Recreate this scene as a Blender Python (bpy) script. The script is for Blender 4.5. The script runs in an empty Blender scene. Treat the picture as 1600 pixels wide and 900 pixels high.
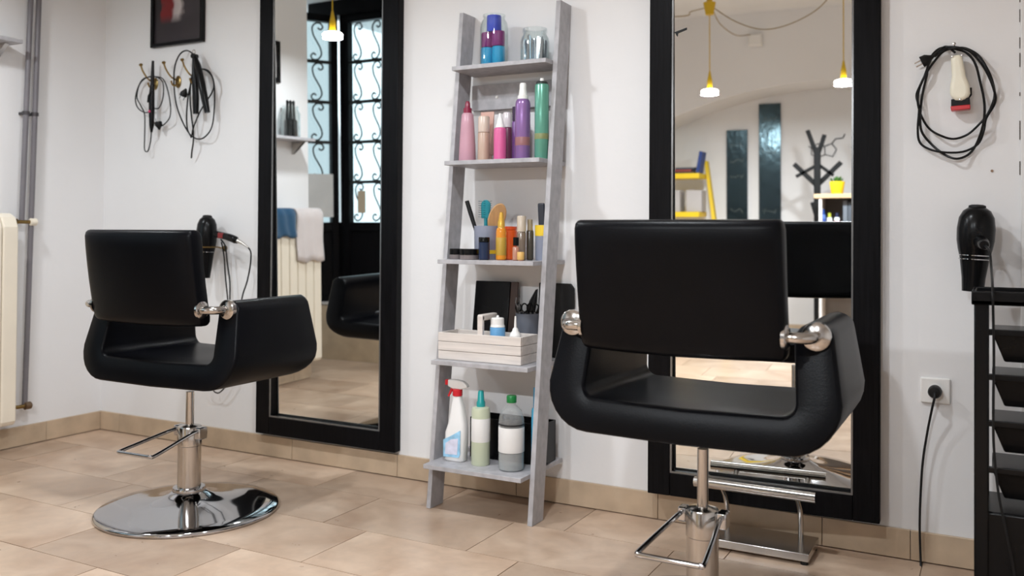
import bpy, bmesh, math, random
from mathutils import Vector, Matrix
random.seed(7)
R = math.radians
PI = math.pi
C = bpy.context.scene.collection
scene = bpy.context.scene

# ------------------------------------------------------------------ camera
CAM_Y, CAM_H = -3.1, 1.0103
F_PX, CY_PX = 1409.3, 349.1
yaw, pitch, roll = R(28.208), R(0.723), R(0.393)
fwd = Vector((-math.sin(yaw)*math.cos(pitch), math.cos(yaw)*math.cos(pitch), math.sin(pitch)))
rgt = Vector((math.cos(yaw), math.sin(yaw), 0))
upv = rgt.cross(fwd)
rgt, upv = (math.cos(roll)*rgt + math.sin(roll)*upv), (-math.sin(roll)*rgt + math.cos(roll)*upv)
CAM = Vector((0, CAM_Y, CAM_H))
cd = bpy.data.cameras.new('camera')
cam = bpy.data.objects.new('camera', cd)
C.objects.link(cam)
cd.sensor_width = 36.0
cd.sensor_fit = 'HORIZONTAL'
cd.lens = 36.0*F_PX/1600.0
cd.shift_y = -(450.0-CY_PX)/1600.0
cd.clip_start = 0.05
m = Matrix.Identity(4)
for i in range(3):
    m[i][0] = rgt[i]; m[i][1] = upv[i]; m[i][2] = -fwd[i]; m[i][3] = CAM[i]
cam.matrix_world = m
cd.dof.use_dof = True
cd.dof.focus_distance = 2.85
cd.dof.aperture_fstop = 2.6
scene.camera = cam

# ------------------------------------------------------------------ world, daylight, exposure
w = bpy.data.worlds.new('world'); scene.world = w
w.use_nodes = True
bg = w.node_tree.nodes['Background']
bg.inputs['Color'].default_value = (0.80, 0.93, 1.0, 1)
bg.inputs['Strength'].default_value = 0.95
al = bpy.data.lights.new('street_daylight', 'AREA')
al.shape = 'RECTANGLE'; al.size = 2.4; al.size_y = 2.6
al.energy = 26; al.color = (0.80, 0.92, 1.0)
alo = bpy.data.objects.new('street_daylight', al); C.objects.link(alo)
alo.location = (-4.45, -3.9, 2.1)
alo.rotation_euler = (R(82), 0, 0)
scene.view_settings.view_transform = 'Standard'
scene.view_settings.look = 'None'
scene.view_settings.exposure = 0.12
scene.view_settings.gamma = 1.0
scene.view_settings.use_curve_mapping = False
LAMP_A, LAMP_D, LAMP_E, LAMP_B = 10.5, 14.5, 17.5, 43.0
LAMP_COL = (0.895, 0.95, 1.0)

# ------------------------------------------------------------------ helpers
def at(px, py, x=None, y=None, z=None, mir=False):
    """point of the photograph's ray on the plane x=, y= or z=; mir: seen in a wall mirror"""
    d = fwd + rgt*((px-800)/F_PX) + upv*((CY_PX-py)/F_PX)
    if x is not None: t = (x-CAM.x)/d.x
    elif y is not None: t = ((-y if mir else y)-CAM.y)/d.y
    else: t = (z-CAM.z)/d.z
    q = CAM + d*t
    if mir: q.y = -q.y
    return q

def S(r, g, b, a=1.0):
    def l(c):
        c /= 255.0
        return c/12.92 if c <= 0.04045 else ((c+0.055)/1.055)**2.4
    return (l(r), l(g), l(b), a)

MATS = {}
def mat(name, col, rough=0.5, metal=0.0, var=0.06, vscale=6.0, bump=0.0, bscale=80.0, spec=0.5, coat=0.0, stretch=(1,1,1), rvar=0.0, sheen=0.0, emit=0.0):
    if name in MATS: return MATS[name]
    M = bpy.data.materials.new(name); M.use_nodes = True
    nt = M.node_tree; P = nt.nodes['Principled BSDF']
    P.inputs['Roughness'].default_value = rough
    P.inputs['Metallic'].default_value = metal
    P.inputs['Specular IOR Level'].default_value = spec
    P.inputs['Coat Weight'].default_value = coat
    P.inputs['Sheen Weight'].default_value = sheen
    tc = nt.nodes.new('ShaderNodeTexCoord')
    mp = nt.nodes.new('ShaderNodeMapping'); mp.inputs['Scale'].default_value = stretch
    nt.links.new(tc.outputs['Object'], mp.inputs['Vector'])
    n = nt.nodes.new('ShaderNodeTexNoise'); n.inputs['Scale'].default_value = vscale; n.inputs['Detail'].default_value = 5
    nt.links.new(mp.outputs['Vector'], n.inputs['Vector'])
    cr = nt.nodes.new('ShaderNodeValToRGB')
    cr.color_ramp.elements[0].position = 0.3; cr.color_ramp.elements[1].position = 0.7
    cr.color_ramp.elements[0].color = (*[min(1, c*(1-var)) for c in col[:3]], 1)
    cr.color_ramp.elements[1].color = (*[min(1, c*(1+var)) for c in col[:3]], 1)
    nt.links.new(n.outputs['Fac'], cr.inputs['Fac'])
    nt.links.new(cr.outputs['Color'], P.inputs['Base Color'])
    if rvar:
        mr = nt.nodes.new('ShaderNodeMapRange')
        mr.inputs['To Min'].default_value = max(0, rough-rvar); mr.inputs['To Max'].default_value = rough+rvar
        nt.links.new(n.outputs['Fac'], mr.inputs['Value']); nt.links.new(mr.outputs['Result'], P.inputs['Roughness'])
    if bump:
        n2 = nt.nodes.new('ShaderNodeTexNoise'); n2.inputs['Scale'].default_value = bscale; n2.inputs['Detail'].default_value = 3
        nt.links.new(mp.outputs['Vector'], n2.inputs['Vector'])
        b = nt.nodes.new('ShaderNodeBump'); b.inputs['Strength'].default_value = bump; b.inputs['Distance'].default_value = 0.004
        nt.links.new(n2.outputs['Fac'], b.inputs['Height']); nt.links.new(b.outputs['Normal'], P.inputs['Normal'])
    if emit:
        P.inputs['Emission Color'].default_value = (*col[:3], 1); P.inputs['Emission Strength'].default_value = emit
    MATS[name] = M
    return M

def clear_mat(name, tint, gloss=0.03, refr_white=0.0):
    if name in MATS: return MATS[name]
    M = bpy.data.materials.new(name); M.use_nodes = True
    nt = M.node_tree; nt.nodes.clear()
    o = nt.nodes.new('ShaderNodeOutputMaterial'); mx = nt.nodes.new('ShaderNodeMixShader')
    t = nt.nodes.new('ShaderNodeBsdfTransparent'); t.inputs['Color'].default_value = tint
    g = nt.nodes.new('ShaderNodeBsdfGlossy'); g.inputs['Roughness'].default_value = gloss
    f = nt.nodes.new('ShaderNodeLayerWeight'); f.inputs['Blend'].default_value = 0.22
    mr = nt.nodes.new('ShaderNodeMapRange'); mr.inputs['To Min'].default_value = 0.03; mr.inputs['To Max'].default_value = 0.55
    nt.links.new(f.outputs['Facing'], mr.inputs['Value']); nt.links.new(mr.outputs['Result'], mx.inputs['Fac']); nt.links.new(t.outputs[0], mx.inputs[1]); nt.links.new(g.outputs[0], mx.inputs[2])
    if refr_white:
        df = nt.nodes.new('ShaderNodeBsdfDiffuse'); df.inputs['Color'].default_value = (0.85, 0.86, 0.86, 1)  # even white mixed in stands for light refracted through bottle and water
        m2 = nt.nodes.new('ShaderNodeMixShader'); m2.inputs['Fac'].default_value = refr_white
        nt.links.new(mx.outputs[0], m2.inputs[1]); nt.links.new(df.outputs[0], m2.inputs[2]); nt.links.new(m2.outputs[0], o.inputs['Surface'])
    else: nt.links.new(mx.outputs[0], o.inputs['Surface'])
    MATS[name] = M
    return M

def tile_mat():
    M = bpy.data.materials.new('beige_stone_tile'); M.use_nodes = True
    nt = M.node_tree; P = nt.nodes['Principled BSDF']; L = nt.links.new
    oi = nt.nodes.new('ShaderNodeObjectInfo')
    tc = nt.nodes.new('ShaderNodeTexCoord')
    ad = nt.nodes.new('ShaderNodeVectorMath'); ad.operation = 'ADD'
    sc = nt.nodes.new('ShaderNodeVectorMath'); sc.operation = 'SCALE'; sc.inputs[0].default_value = (37, 53, 11)
    L(oi.outputs['Random'], sc.inputs['Scale']); L(tc.outputs['Object'], ad.inputs[0]); L(sc.outputs['Vector'], ad.inputs[1])
    n1 = nt.nodes.new('ShaderNodeTexNoise'); n1.inputs['Scale'].default_value = 3.5; n1.inputs['Detail'].default_value = 7; n1.inputs['Distortion'].default_value = 0.9
    n2 = nt.nodes.new('ShaderNodeTexNoise'); n2.inputs['Scale'].default_value = 22; n2.inputs['Detail'].default_value = 6; n2.inputs['Distortion'].default_value = 0.4
    L(ad.outputs['Vector'], n1.inputs['Vector']); L(ad.outputs['Vector'], n2.inputs['Vector'])
    cr = nt.nodes.new('ShaderNodeValToRGB')
    cr.color_ramp.elements[0].position = 0.28; cr.color_ramp.elements[0].color = S(176, 147, 124)
    cr.color_ramp.elements[1].position = 0.72; cr.color_ramp.elements[1].color = S(211, 187, 165)
    L(n1.outputs['Fac'], cr.inputs['Fac'])
    cr2 = nt.nodes.new('ShaderNodeValToRGB')
    cr2.color_ramp.elements[0].position = 0.3; cr2.color_ramp.elements[0].color = (0.82, 0.80, 0.78, 1)
    cr2.color_ramp.elements[1].position = 0.65; cr2.color_ramp.elements[1].color = (1.03, 1.02, 1.0, 1)
    L(n2.outputs['Fac'], cr2.inputs['Fac'])
    mu = nt.nodes.new('ShaderNodeMix'); mu.data_type = 'RGBA'; mu.blend_type = 'MULTIPLY'; mu.inputs['Factor'].default_value = 0.55
    L(cr.outputs['Color'], mu.inputs['A']); L(cr2.outputs['Color'], mu.inputs['B'])
    hs = nt.nodes.new('ShaderNodeHueSaturation')
    mr = nt.nodes.new('ShaderNodeMapRange'); mr.inputs['To Min'].default_value = 0.80; mr.inputs['To Max'].default_value = 1.10
    L(oi.outputs['Random'], mr.inputs['Value']); L(mr.outputs['Result'], hs.inputs['Value'])
    L(mu.outputs['Result'], hs.inputs['Color']); L(hs.outputs['Color'], P.inputs['Base Color'])
    r2 = nt.nodes.new('ShaderNodeMapRange'); r2.inputs['To Min'].default_value = 0.22; r2.inputs['To Max'].default_value = 0.42
    L(n2.outputs['Fac'], r2.inputs['Value']); L(r2.outputs['Result'], P.inputs['Roughness'])
    P.inputs['Specular IOR Level'].default_value = 0.4
    return M

def wall_mat():
    M = bpy.data.materials.new('white_wall_paint'); M.use_nodes = True
    nt = M.node_tree; P = nt.nodes['Principled BSDF']; L = nt.links.new
    tc = nt.nodes.new('ShaderNodeTexCoord')
    n1 = nt.nodes.new('ShaderNodeTexNoise'); n1.inputs['Scale'].default_value = 1.3; n1.inputs['Detail'].default_value = 6
    L(tc.outputs['Object'], n1.inputs['Vector'])
    cr = nt.nodes.new('ShaderNodeValToRGB')
    cr.color_ramp.elements[0].position = 0.3; cr.color_ramp.elements[0].color = (0.775, 0.765, 0.765, 1)
    cr.color_ramp.elements[1].position = 0.7; cr.color_ramp.elements[1].color = (0.82, 0.813, 0.815, 1)
    L(n1.outputs['Fac'], cr.inputs['Fac']); L(cr.outputs['Color'], P.inputs['Base Color'])
    P.inputs['Roughness'].default_value = 0.6
    n2 = nt.nodes.new('ShaderNodeTexNoise'); n2.inputs['Scale'].default_value = 45; n2.inputs['Detail'].default_value = 4
    L(tc.outputs['Object'], n2.inputs['Vector'])
    b = nt.nodes.new('ShaderNodeBump'); b.inputs['Strength'].default_value = 0.12; b.inputs['Distance'].default_value = 0.004
    L(n2.outputs['Fac'], b.inputs['Height']); L(b.outputs['Normal'], P.inputs['Normal'])
    return M

# ---- shapes
def nb(): return bmesh.new()

def box(bm, x0, x1, y0, y1, z0, z1):
    v = [bm.verts.new(p) for p in ((x0,y0,z0),(x1,y0,z0),(x1,y1,z0),(x0,y1,z0),(x0,y0,z1),(x1,y0,z1),(x1,y1,z1),(x0,y1,z1))]
    for f in ((3,2,1,0),(4,5,6,7),(0,1,5,4),(1,2,6,5),(2,3,7,6),(3,0,4,7)):
        bm.faces.new([v[i] for i in f])
    return bm

def hexa(bm, bot, top):
    """box from four bottom and four top corners (counter-clockwise seen from above)"""
    v = [bm.verts.new(p) for p in bot] + [bm.verts.new(p) for p in top]
    for f in ((3,2,1,0),(4,5,6,7),(0,1,5,4),(1,2,6,5),(2,3,7,6),(3,0,4,7)):
        bm.faces.new([v[i] for i in f])
    return bm

def ring_faces(bm, rings, closed_u=True, cap0=True, cap1=True):
    n = len(rings[0])
    for a, b in zip(rings[:-1], rings[1:]):
        for i in range(n if closed_u else n-1):
            j = (i+1) % n
            bm.faces.new((a[i], a[j], b[j], b[i]))
    if cap0: bm.faces.new(list(reversed(rings[0])))
    if cap1: bm.faces.new(rings[-1])

def lathe(bm, prof, seg=24, c=(0,0,0), axis=None, sx=1.0, sy=1.0, cap0=True, cap1=True):
    """prof: (radius, height) pairs; axis: direction of the height"""
    ax = Vector(axis).normalized() if axis is not None else Vector((0,0,1))
    q = Vector((0,0,1)).rotation_difference(ax)
    c = Vector(c); rings = []
    for r, h in prof:
        r = max(r, 1e-4)
        rings.append([bm.verts.new(c + q @ Vector((r*sx*math.cos(2*PI*i/seg), r*sy*math.sin(2*PI*i/seg), h))) for i in range(seg)])
    ring_faces(bm, rings, True, cap0, cap1)
    return bm

def cyl(bm, p0, p1, r0, r1=None, seg=16):
    p0, p1 = Vector(p0), Vector(p1)
    r1 = r0 if r1 is None else r1
    return lathe(bm, [(r0, 0), (r1, (p1-p0).length)], seg, p0, p1-p0)

def spline(pts, n=6, closed=False):
    pts = [Vector(p) for p in pts]; out = []; N = len(pts)
    rng = range(N) if closed else range(N-1)
    for i in rng:
        if closed: a, b, c, d = pts[(i-1) % N], pts[i], pts[(i+1) % N], pts[(i+2) % N]
        else: a, b, c, d = pts[max(i-1, 0)], pts[i], pts[i+1], pts[min(i+2, N-1)]
        for k in range(n):
            t = k/n
            out.append(0.5*((2*b) + (c-a)*t + (2*a-5*b+4*c-d)*t*t + (3*b-a-3*c+d)*t**3))
    if not closed: out.append(pts[-1])
    return out

def tube(bm, pts, r, seg=8, closed=False):
    pts = [Vector(p) for p in pts]; N = len(pts); rings = []
    rr = r if isinstance(r, (list, tuple)) else [r]*N
    prev = None
    for i, p in enumerate(pts):
        if closed: t = pts[(i+1) % N]-pts[i-1]
        else: t = pts[min(i+1, N-1)]-pts[max(i-1, 0)]
        if t.length < 1e-9: t = Vector((0,0,1))
        t.normalize()
        if prev is None:
            u = t.orthogonal().normalized()
        else:
            u = prev - t*prev.dot(t)
            u = u.normalized() if u.length > 1e-6 else t.orthogonal().normalized()
        prev = u; v = t.cross(u)
        rings.append([bm.verts.new(p + (u*math.cos(2*PI*k/seg) + v*math.sin(2*PI*k/seg))*rr[i]) for k in range(seg)])
    if closed:
        rings2 = rings + [rings[0]]
        n = seg
        for a, b in zip(rings2[:-1], rings2[1:]):
            for i in range(n):
                try: bm.faces.new((a[i], a[(i+1) % n], b[(i+1) % n], b[i]))
                except ValueError: pass
    else: ring_faces(bm, rings)
    return bm

def prism(bm, poly, h0, h1, plane='xz'):
    """flat outline pushed along the missing axis"""
    def mk(a, b, h):
        return {'xz': (a, h, b), 'xy': (a, b, h), 'yz': (h, a, b)}[plane]
    lo = [bm.verts.new(mk(a, b, h0)) for a, b in poly]
    hi = [bm.verts.new(mk(a, b, h1)) for a, b in poly]
    ring_faces(bm, [lo, hi])
    return bm

def obj(name, bm, material, parent=None, world=False, smooth=True, ang=38, bevel=0.0, bseg=2, me=None):
    if me is None:
        bmesh.ops.recalc_face_normals(bm, faces=bm.faces[:])
        me = bpy.data.meshes.new(name)
        bm.to_mesh(me); bm.free()
        if world and parent is not None:
            me.transform(Matrix.Translation(-parent.location))
        if smooth:
            for p in me.polygons: p.use_smooth = True
            if hasattr(me, 'set_sharp_from_angle'): me.set_sharp_from_angle(angle=R(ang))
        if material is not None: me.materials.append(material)
    o = bpy.data.objects.new(name, me); C.objects.link(o)
    if parent is not None: o.parent = parent
    if bevel:
        b = o.modifiers.new('bevel', 'BEVEL'); b.width = bevel; b.segments = bseg; b.limit_method = 'ANGLE'; b.angle_limit = R(40)
    return o

def tag(o, label, cat, group=None, kind=None):
    o['label'] = label; o['category'] = cat
    if group: o['group'] = group
    if kind: o['kind'] = kind
    return o

def thing(name, label, cat, loc=(0,0,0), rotz=0.0, group=None, kind=None):
    o = bpy.data.objects.new(name, None); C.objects.link(o)
    o.location = Vector(loc); o.rotation_euler = (0, 0, rotz); o.empty_display_size = 0.05
    return tag(o, label, cat, group, kind)

def center_origin(o):
    """top-level single meshes: origin to the bottom centre"""
    me = o.data
    xs = [v.co for v in me.vertices]
    c = Vector(((min(v.x for v in xs)+max(v.x for v in xs))/2, (min(v.y for v in xs)+max(v.y for v in xs))/2, min(v.z for v in xs)))
    me.transform(Matrix.Translation(-c)); o.location = c
    return o

# ---- materials
WALL = wall_mat()
TILE = tile_mat()
SKIRT = mat('skirting_stone', S(188, 166, 141), 0.45, var=0.14, vscale=9, bump=0.05)
GROUT = mat('dark_grout', S(132, 110, 90), 0.9)
CEIL = mat('ceiling_paint', (0.80, 0.80, 0.80, 1), 0.7, var=0.02)
LEATHER = mat('black_leather', (0.0024, 0.0026, 0.0038, 1), 0.34, var=0.15, bump=0.08, bscale=240, spec=0.10)
CHROME = mat('chrome', (0.50, 0.50, 0.515, 1), 0.06, 1.0, var=0.03)
CHROME2 = mat('worn_chrome', (0.50, 0.475, 0.45, 1), 0.16, 1.0, var=0.12, vscale=14, stretch=(1, 1, 0.3))
STEEL = mat('brushed_steel', (0.56, 0.54, 0.52, 1), 0.24, 1.0, var=0.05)
BLACKWOOD = mat('black_stained_wood', (0.0045, 0.0042, 0.005, 1), 0.40, var=0.4, vscale=10, stretch=(12, 12, 0.6), bump=0.10, bscale=30, spec=0.08)
GREYWOOD = mat('grey_concrete_laminate', S(170, 168, 171), 0.5, var=0.15, vscale=30, stretch=(1.2, 1.2, 0.9), bump=0.05)
PALEWOOD = mat('whitewashed_wood', S(214, 205, 198), 0.6, var=0.10, vscale=14, stretch=(0.5, 3, 6), bump=0.06)
BLACKPL = mat('black_plastic', (0.005, 0.005, 0.0055, 1), 0.25, var=0.1, spec=0.18)
BLACKMAT = mat('matt_black_plastic', (0.007, 0.007, 0.0075, 1), 0.5, var=0.1, spec=0.25)
RUBBER = mat('black_cable_rubber', (0.006, 0.006, 0.0065, 1), 0.45, var=0.1, spec=0.25)
WHITEPL = mat('white_plastic', S(235, 233, 230), 0.35, var=0.02)
CREAM = mat('cream_enamel', S(236, 226, 208), 0.35, var=0.03)
BRASS = mat('aged_brass', S(140, 116, 72), 0.3, 1.0, var=0.15, vscale=20)
YELLOW = mat('yellow_paint', S(232, 196, 28), 0.45, var=0.05)
YELLOWD = mat('yellow_lamp_plastic', S(206, 168, 20), 0.4, var=0.05)
IRON = mat('black_wrought_iron', (0.012, 0.016, 0.016, 1), 0.5, var=0.2)
GLASSM = clear_mat('clear_glass', (0.94, 0.97, 0.97, 1))
DOORGL = clear_mat('door_glass', (0.90, 0.96, 0.97, 1))
MIRROR = bpy.data.materials.new('mirror_silver'); MIRROR.use_nodes = True
_p = MIRROR.node_tree.nodes['Principled BSDF']
_p.inputs['Base Color'].default_value = (0.86, 0.88, 0.87, 1); _p.inputs['Metallic'].default_value = 1; _p.inputs['Roughness'].default_value = 0.0
BULB = mat('lit_bulb', (1.0, 0.97, 0.93, 1), 0.4, var=0.0, emit=14.0)
def plain(n, r, g, b, rough=0.35, **k): return mat(n, S(r, g, b), rough, **k)

# ================================================================== THE SETTING
XL, CEILZ, YF, XR = -4.052, 2.74, -5.2, 1.4
def struct(name, bm, material, label, cat='wall'):
    return tag(obj(name, bm, material, smooth=False), label, cat, kind='structure')

struct('wall_back', box(nb(), XL-0.3, XR+0.2, 0, 0.2, 0, 3.0), WALL, 'white painted wall behind the mirrors and ladder shelf')
struct('wall_left', box(nb(), XL-0.75, XL, -1.62, 0, 0, 3.0), WALL, 'white side wall carrying the radiator and grey pipes')
struct('wall_right', box(nb(), XR, XR+0.2, YF, 0, 0, 3.0), WALL, 'white plain side wall beyond the black drawer trolley')
struct('wall_front', box(nb(), -3.3, XR+0.2, YF-0.2, YF, 0, 3.0), WALL, 'white far wall with black boards, under the arch')
struct('wall_entry', box(nb(), -3.25, -3.05, YF, -2.5, 0, 3.0), WALL, 'white wall between the entrance and the far room')
bm = nb(); box(bm, -4.95, -4.75, -2.05, -1.6, 0, 3.0)
struct('wall_recess', bm, WALL, 'narrow white wall in the entrance recess')
struct('ceiling', box(nb(), -4.95, XR+0.2, YF-0.2, 0.2, CEILZ, CEILZ+0.15), CEIL, 'white ceiling with hanging lamps', 'ceiling')
# floor: grout bed and stone tiles laid in rows
fl = tag(obj('floor', box(nb(), -4.95, XR+0.2, YF-0.2, 0.2, -0.08, -0.003), GROUT, smooth=False), 'beige stone tile floor laid in staggered rows', 'floor', kind='structure')
TL, TW, G = 0.582, 0.332, 0.003
def tile_mesh(wd, dp):
    b = nb(); box(b, 0, wd, 0, dp, -0.012, 0)
    me = bpy.data.meshes.new('tile'); b.to_mesh(me); b.free(); me.materials.append(TILE)
    return me
CACHE = {}
offs = {0: -2.95, 1: -3.82, 2: -1.301, 3: -2.713}
random.seed(3)
row = 0; ytop = 0.045
while ytop > YF:
    ybot = -0.285 - TW*row
    L0 = 0.55 if row == 0 else TL
    o0 = offs.get(row, random.uniform(0, TL))
    k0 = math.floor((-4.95-o0)/L0)
    x = o0+k0*L0
    while x < XR+0.1:
        xa, xb = max(x, -4.95), min(x+L0, XR+0.1)
        ya, yb = max(ybot, YF-0.1), min(ytop, 0.0)
        if xb-xa > 0.02 and yb-ya > 0.02 and not (xb < XL-0.3 and ya > -1.5) and not (xb < -3.3 and yb < -3.0):
            key = (round(xb-xa-G, 3), round(yb-ya-G, 3))
            if key not in CACHE: CACHE[key] = tile_mesh(*key)
            o = bpy.data.objects.new('tile', CACHE[key]); C.objects.link(o); o.parent = fl
            o.location = (xa+G/2, ya+G/2, random.uniform(-0.0006, 0.0))
        x += L0
    ytop = ybot; row += 1

bb = thing('baseboard_back', 'beige stone skirting along the mirror wall', 'baseboard', (-1.5, 0, 0), kind='structure')
js = [XL, -3.90, -3.33, -2.76, -2.19, -1.63, -1.06, -0.50, -0.235, 0.33, 0.9, XR]
for a, b in zip(js[:-1], js[1:]):
    obj('tile', box(nb(), a+0.001, b-0.001, -0.012, 0, 0.003, 0.094), SKIRT, bb, world=True, bevel=0.0015)
bl = thing('baseboard_left', 'beige stone skirting under the radiator', 'baseboard', (XL, -0.8, 0), kind='structure')
js = [-1.62, -1.45, -0.88, -0.31, -0.013]
for a, b in zip(js[:-1], js[1:]):
    obj('tile', box(nb(), XL, XL+0.012, a+0.001, b-0.001, 0.003, 0.094), SKIRT, bl, world=True, bevel=0.0015)
for nm, lb, bx in (('baseboard_front', 'beige stone skirting along the far wall', (-3.05, XR, YF, YF+0.012)), ('baseboard_entry', 'beige stone skirting beside the entrance', (-3.05, -3.038, YF, -2.5)), ('baseboard_right', 'beige stone skirting on the plain side wall', (XR-0.012, XR, YF, -0.012))):
    tag(obj(nm, box(nb(), *bx, 0.001, 0.094), SKIRT, smooth=False), lb, 'baseboard', kind='structure')
# white door casing at the right end of the mirror wall
tr = thing('trim_1', 'white moulded casing with a cracked edge behind the trolley', 'trim', (0.12, 0, 0), kind='structure')
obj('board', box(nb(), 0.066, 0.20, -0.014, 0, 0.096, 2.45), mat('casing_paint', (0.76, 0.75, 0.74, 1), 0.45, var=0.03), tr, world=True, bevel=0.003)
obj('moulding', box(nb(), 0.105, 0.125, -0.024, -0.014, 0.096, 2.45), MATS['casing_paint'], tr, world=True, bevel=0.004)
obj('moulding', box(nb(), 0.155, 0.185, -0.028, -0.014, 0.096, 2.45), MATS['casing_paint'], tr, world=True, bevel=0.004)
bm = nb()
random.seed(5); zz = 1.2
while zz < 2.2:
    l = random.uniform(0.01, 0.06)
    box(bm, 0.0625, 0.0645+random.uniform(0, 0.001), -0.0012, 0, zz, zz+l); zz += l+random.uniform(0.005, 0.08)
obj('crack', bm, mat('crack_dark', S(90, 82, 78), 0.9), tr, world=True)  # broken dark strips draw the crack along the casing edge

# ---- entrance: step, side light, door with wrought iron grilles
tag(obj('trim_2', box(nb(), -4.75, -3.25, -3.2, -2.28, 0, 0.40), mat('step_stone', S(190, 168, 140), 0.5, var=0.12, vscale=8), smooth=False), 'beige stone step below the dark entrance door', 'step', kind='structure')
def scroll_mesh(w, h):
    """S shaped iron scroll filling a w by h field (in x, z)"""
    b = nb()
    pts = [(0.50, 0.84), (0.60, 0.80), (0.70, 0.86), (0.62, 0.95), (0.42, 0.95), (0.28, 0.84), (0.32, 0.66), (0.46, 0.50), (0.60, 0.34), (0.64, 0.18), (0.50, 0.06), (0.30, 0.05), (0.22, 0.13), (0.32, 0.20), (0.42, 0.16)]
    tube(b, spline([(u*w, 0, v*h) for u, v in pts], 4), 0.0065, 6)
    me = bpy.data.meshes.new('scroll')
    b.to_mesh(me); b.free(); me.materials.append(IRON)
    for p in me.polygons: p.use_smooth = True
    return me
def glazed(name, label, loc, rot, W, zb, zg, zt, cols, frame=0.055, cat='door'):
    """panel in local x (0..W) and z; dark solid board from zb to zg, glass and grille from zg to zt"""
    t = thing(name, label, cat, loc, rot, kind='structure')
    f = nb(); box(f, 0, frame, -0.03, 0.03, zb, zt); box(f, W-frame, W, -0.03, 0.03, zb, zt)
    box(f, frame, W-frame, -0.03, 0.03, zt-frame, zt); box(f, frame, W-frame, -0.03, 0.03, zg-0.07, zg); box(f, frame, W-frame, -0.03, 0.03, zb, zb+0.07)
    obj('frame', f, BLACKWOOD, t, bevel=0.004)
    obj('panel', box(nb(), frame, W-frame, -0.015, 0.015, zb+0.07, zg-0.07), BLACKWOOD, t)
    obj('pane', box(nb(), frame, W-frame, -0.026, -0.022, zg, zt-frame), DOORGL, t, smooth=False)
    rows = 5; H = (zt-frame-zg)/rows; cw = (W-2*frame)/cols
    for i in range(1, rows):
        obj('grille_bar', box(nb(), frame, W-frame, 0.002, 0.020, zg+H*i-0.012, zg+H*i+0.012), IRON, t)
    for c in range(1, cols):
        obj('grille_bar', box(nb(), frame+cw*c-0.012, frame+cw*c+0.012, 0.002, 0.016, zg, zt-frame), IRON, t)
    me = scroll_mesh(cw*0.5, H)
    for i in range(rows):
        for c in range(cols*2):
            o = obj('scroll', None, None, t, me=me); o.location = (frame+cw*0.5*c, 0.010, zg+H*i)
    return t
d1 = glazed('door_1', 'black framed glass door with scrolled iron grille, seen in the mirror', (-4.44, -2.5, 0), 0, 1.15, 0.40, 1.03, 2.62, 3)
obj('handle', tube(nb(), spline([(1.09, 0.03, 1.02), (1.09, 0.07, 1.03), (1.09, 0.07, 1.16), (1.09, 0.03, 1.17)], 5), 0.008), CHROME, d1)
s1 = glazed('window_1', 'narrow black framed side light with iron scrolls beside the door', (-4.735, -2.02, 0), math.atan2(-0.885, 0.465), 0.51, 0.40, 1.03, 2.62, 1)
tag(obj('trim_3', box(nb(), -4.465, -4.44, -2.53, -2.47, 0.40, 2.62), BLACKWOOD), 'slim black post between entrance door and side light', 'post', kind='structure')
tag(obj('trim_6', box(nb(), -4.54, -4.466, -2.515, -2.485, 0.40, 1.03), BLACKWOOD), 'black board closing the gap beside the door post', 'board', kind='structure')
tag(obj('trim_4', box(nb(), -4.75, -3.25, -2.56, -2.44, 2.62, CEILZ), BLACKWOOD), 'black head beam above the entrance door', 'beam', kind='structure')
tag(obj('trim_5', box(nb(), -3.29, -3.25, -2.55, -2.45, 0.40, 2.62), BLACKWOOD), 'black jamb of the entrance door by the white wall', 'post', kind='structure')

def paper(name, label, u0, u1, z0, z1, root, dist, material):
    # sheet fixed on the inside of a glazed panel, given in the panel's own x
    b = nb(); box(b, u0, u1, dist, dist+0.0015, z0, z1)
    o = obj(name, b, material, smooth=False)
    o.matrix_world = Matrix.Translation(root.location) @ Matrix.Rotation(root.rotation_euler.z, 4, 'Z')
    return tag(o, label, 'poster')
PAPER = plain('white_paper', 226, 224, 222, 0.8)
paper('poster', 'white paper sheet taped low on the side light', 0.20, 0.46, 1.07, 1.40, s1, 0.033, PAPER)
paper('poster', 'small beige notice taped low on the entrance door glass', 0.14, 0.215, 1.10, 1.27, d1, 0.033, plain('kraft_paper', 205, 186, 160, 0.8))
tag(center_origin(obj('door_mat', box(nb(), -4.66, -4.45, -2.46, -2.30, 0.40, 0.425), plain('grey_mat', 196, 190, 186, 0.9), bevel=0.01)), 'pale rolled mat on the stone step', 'mat')

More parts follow.
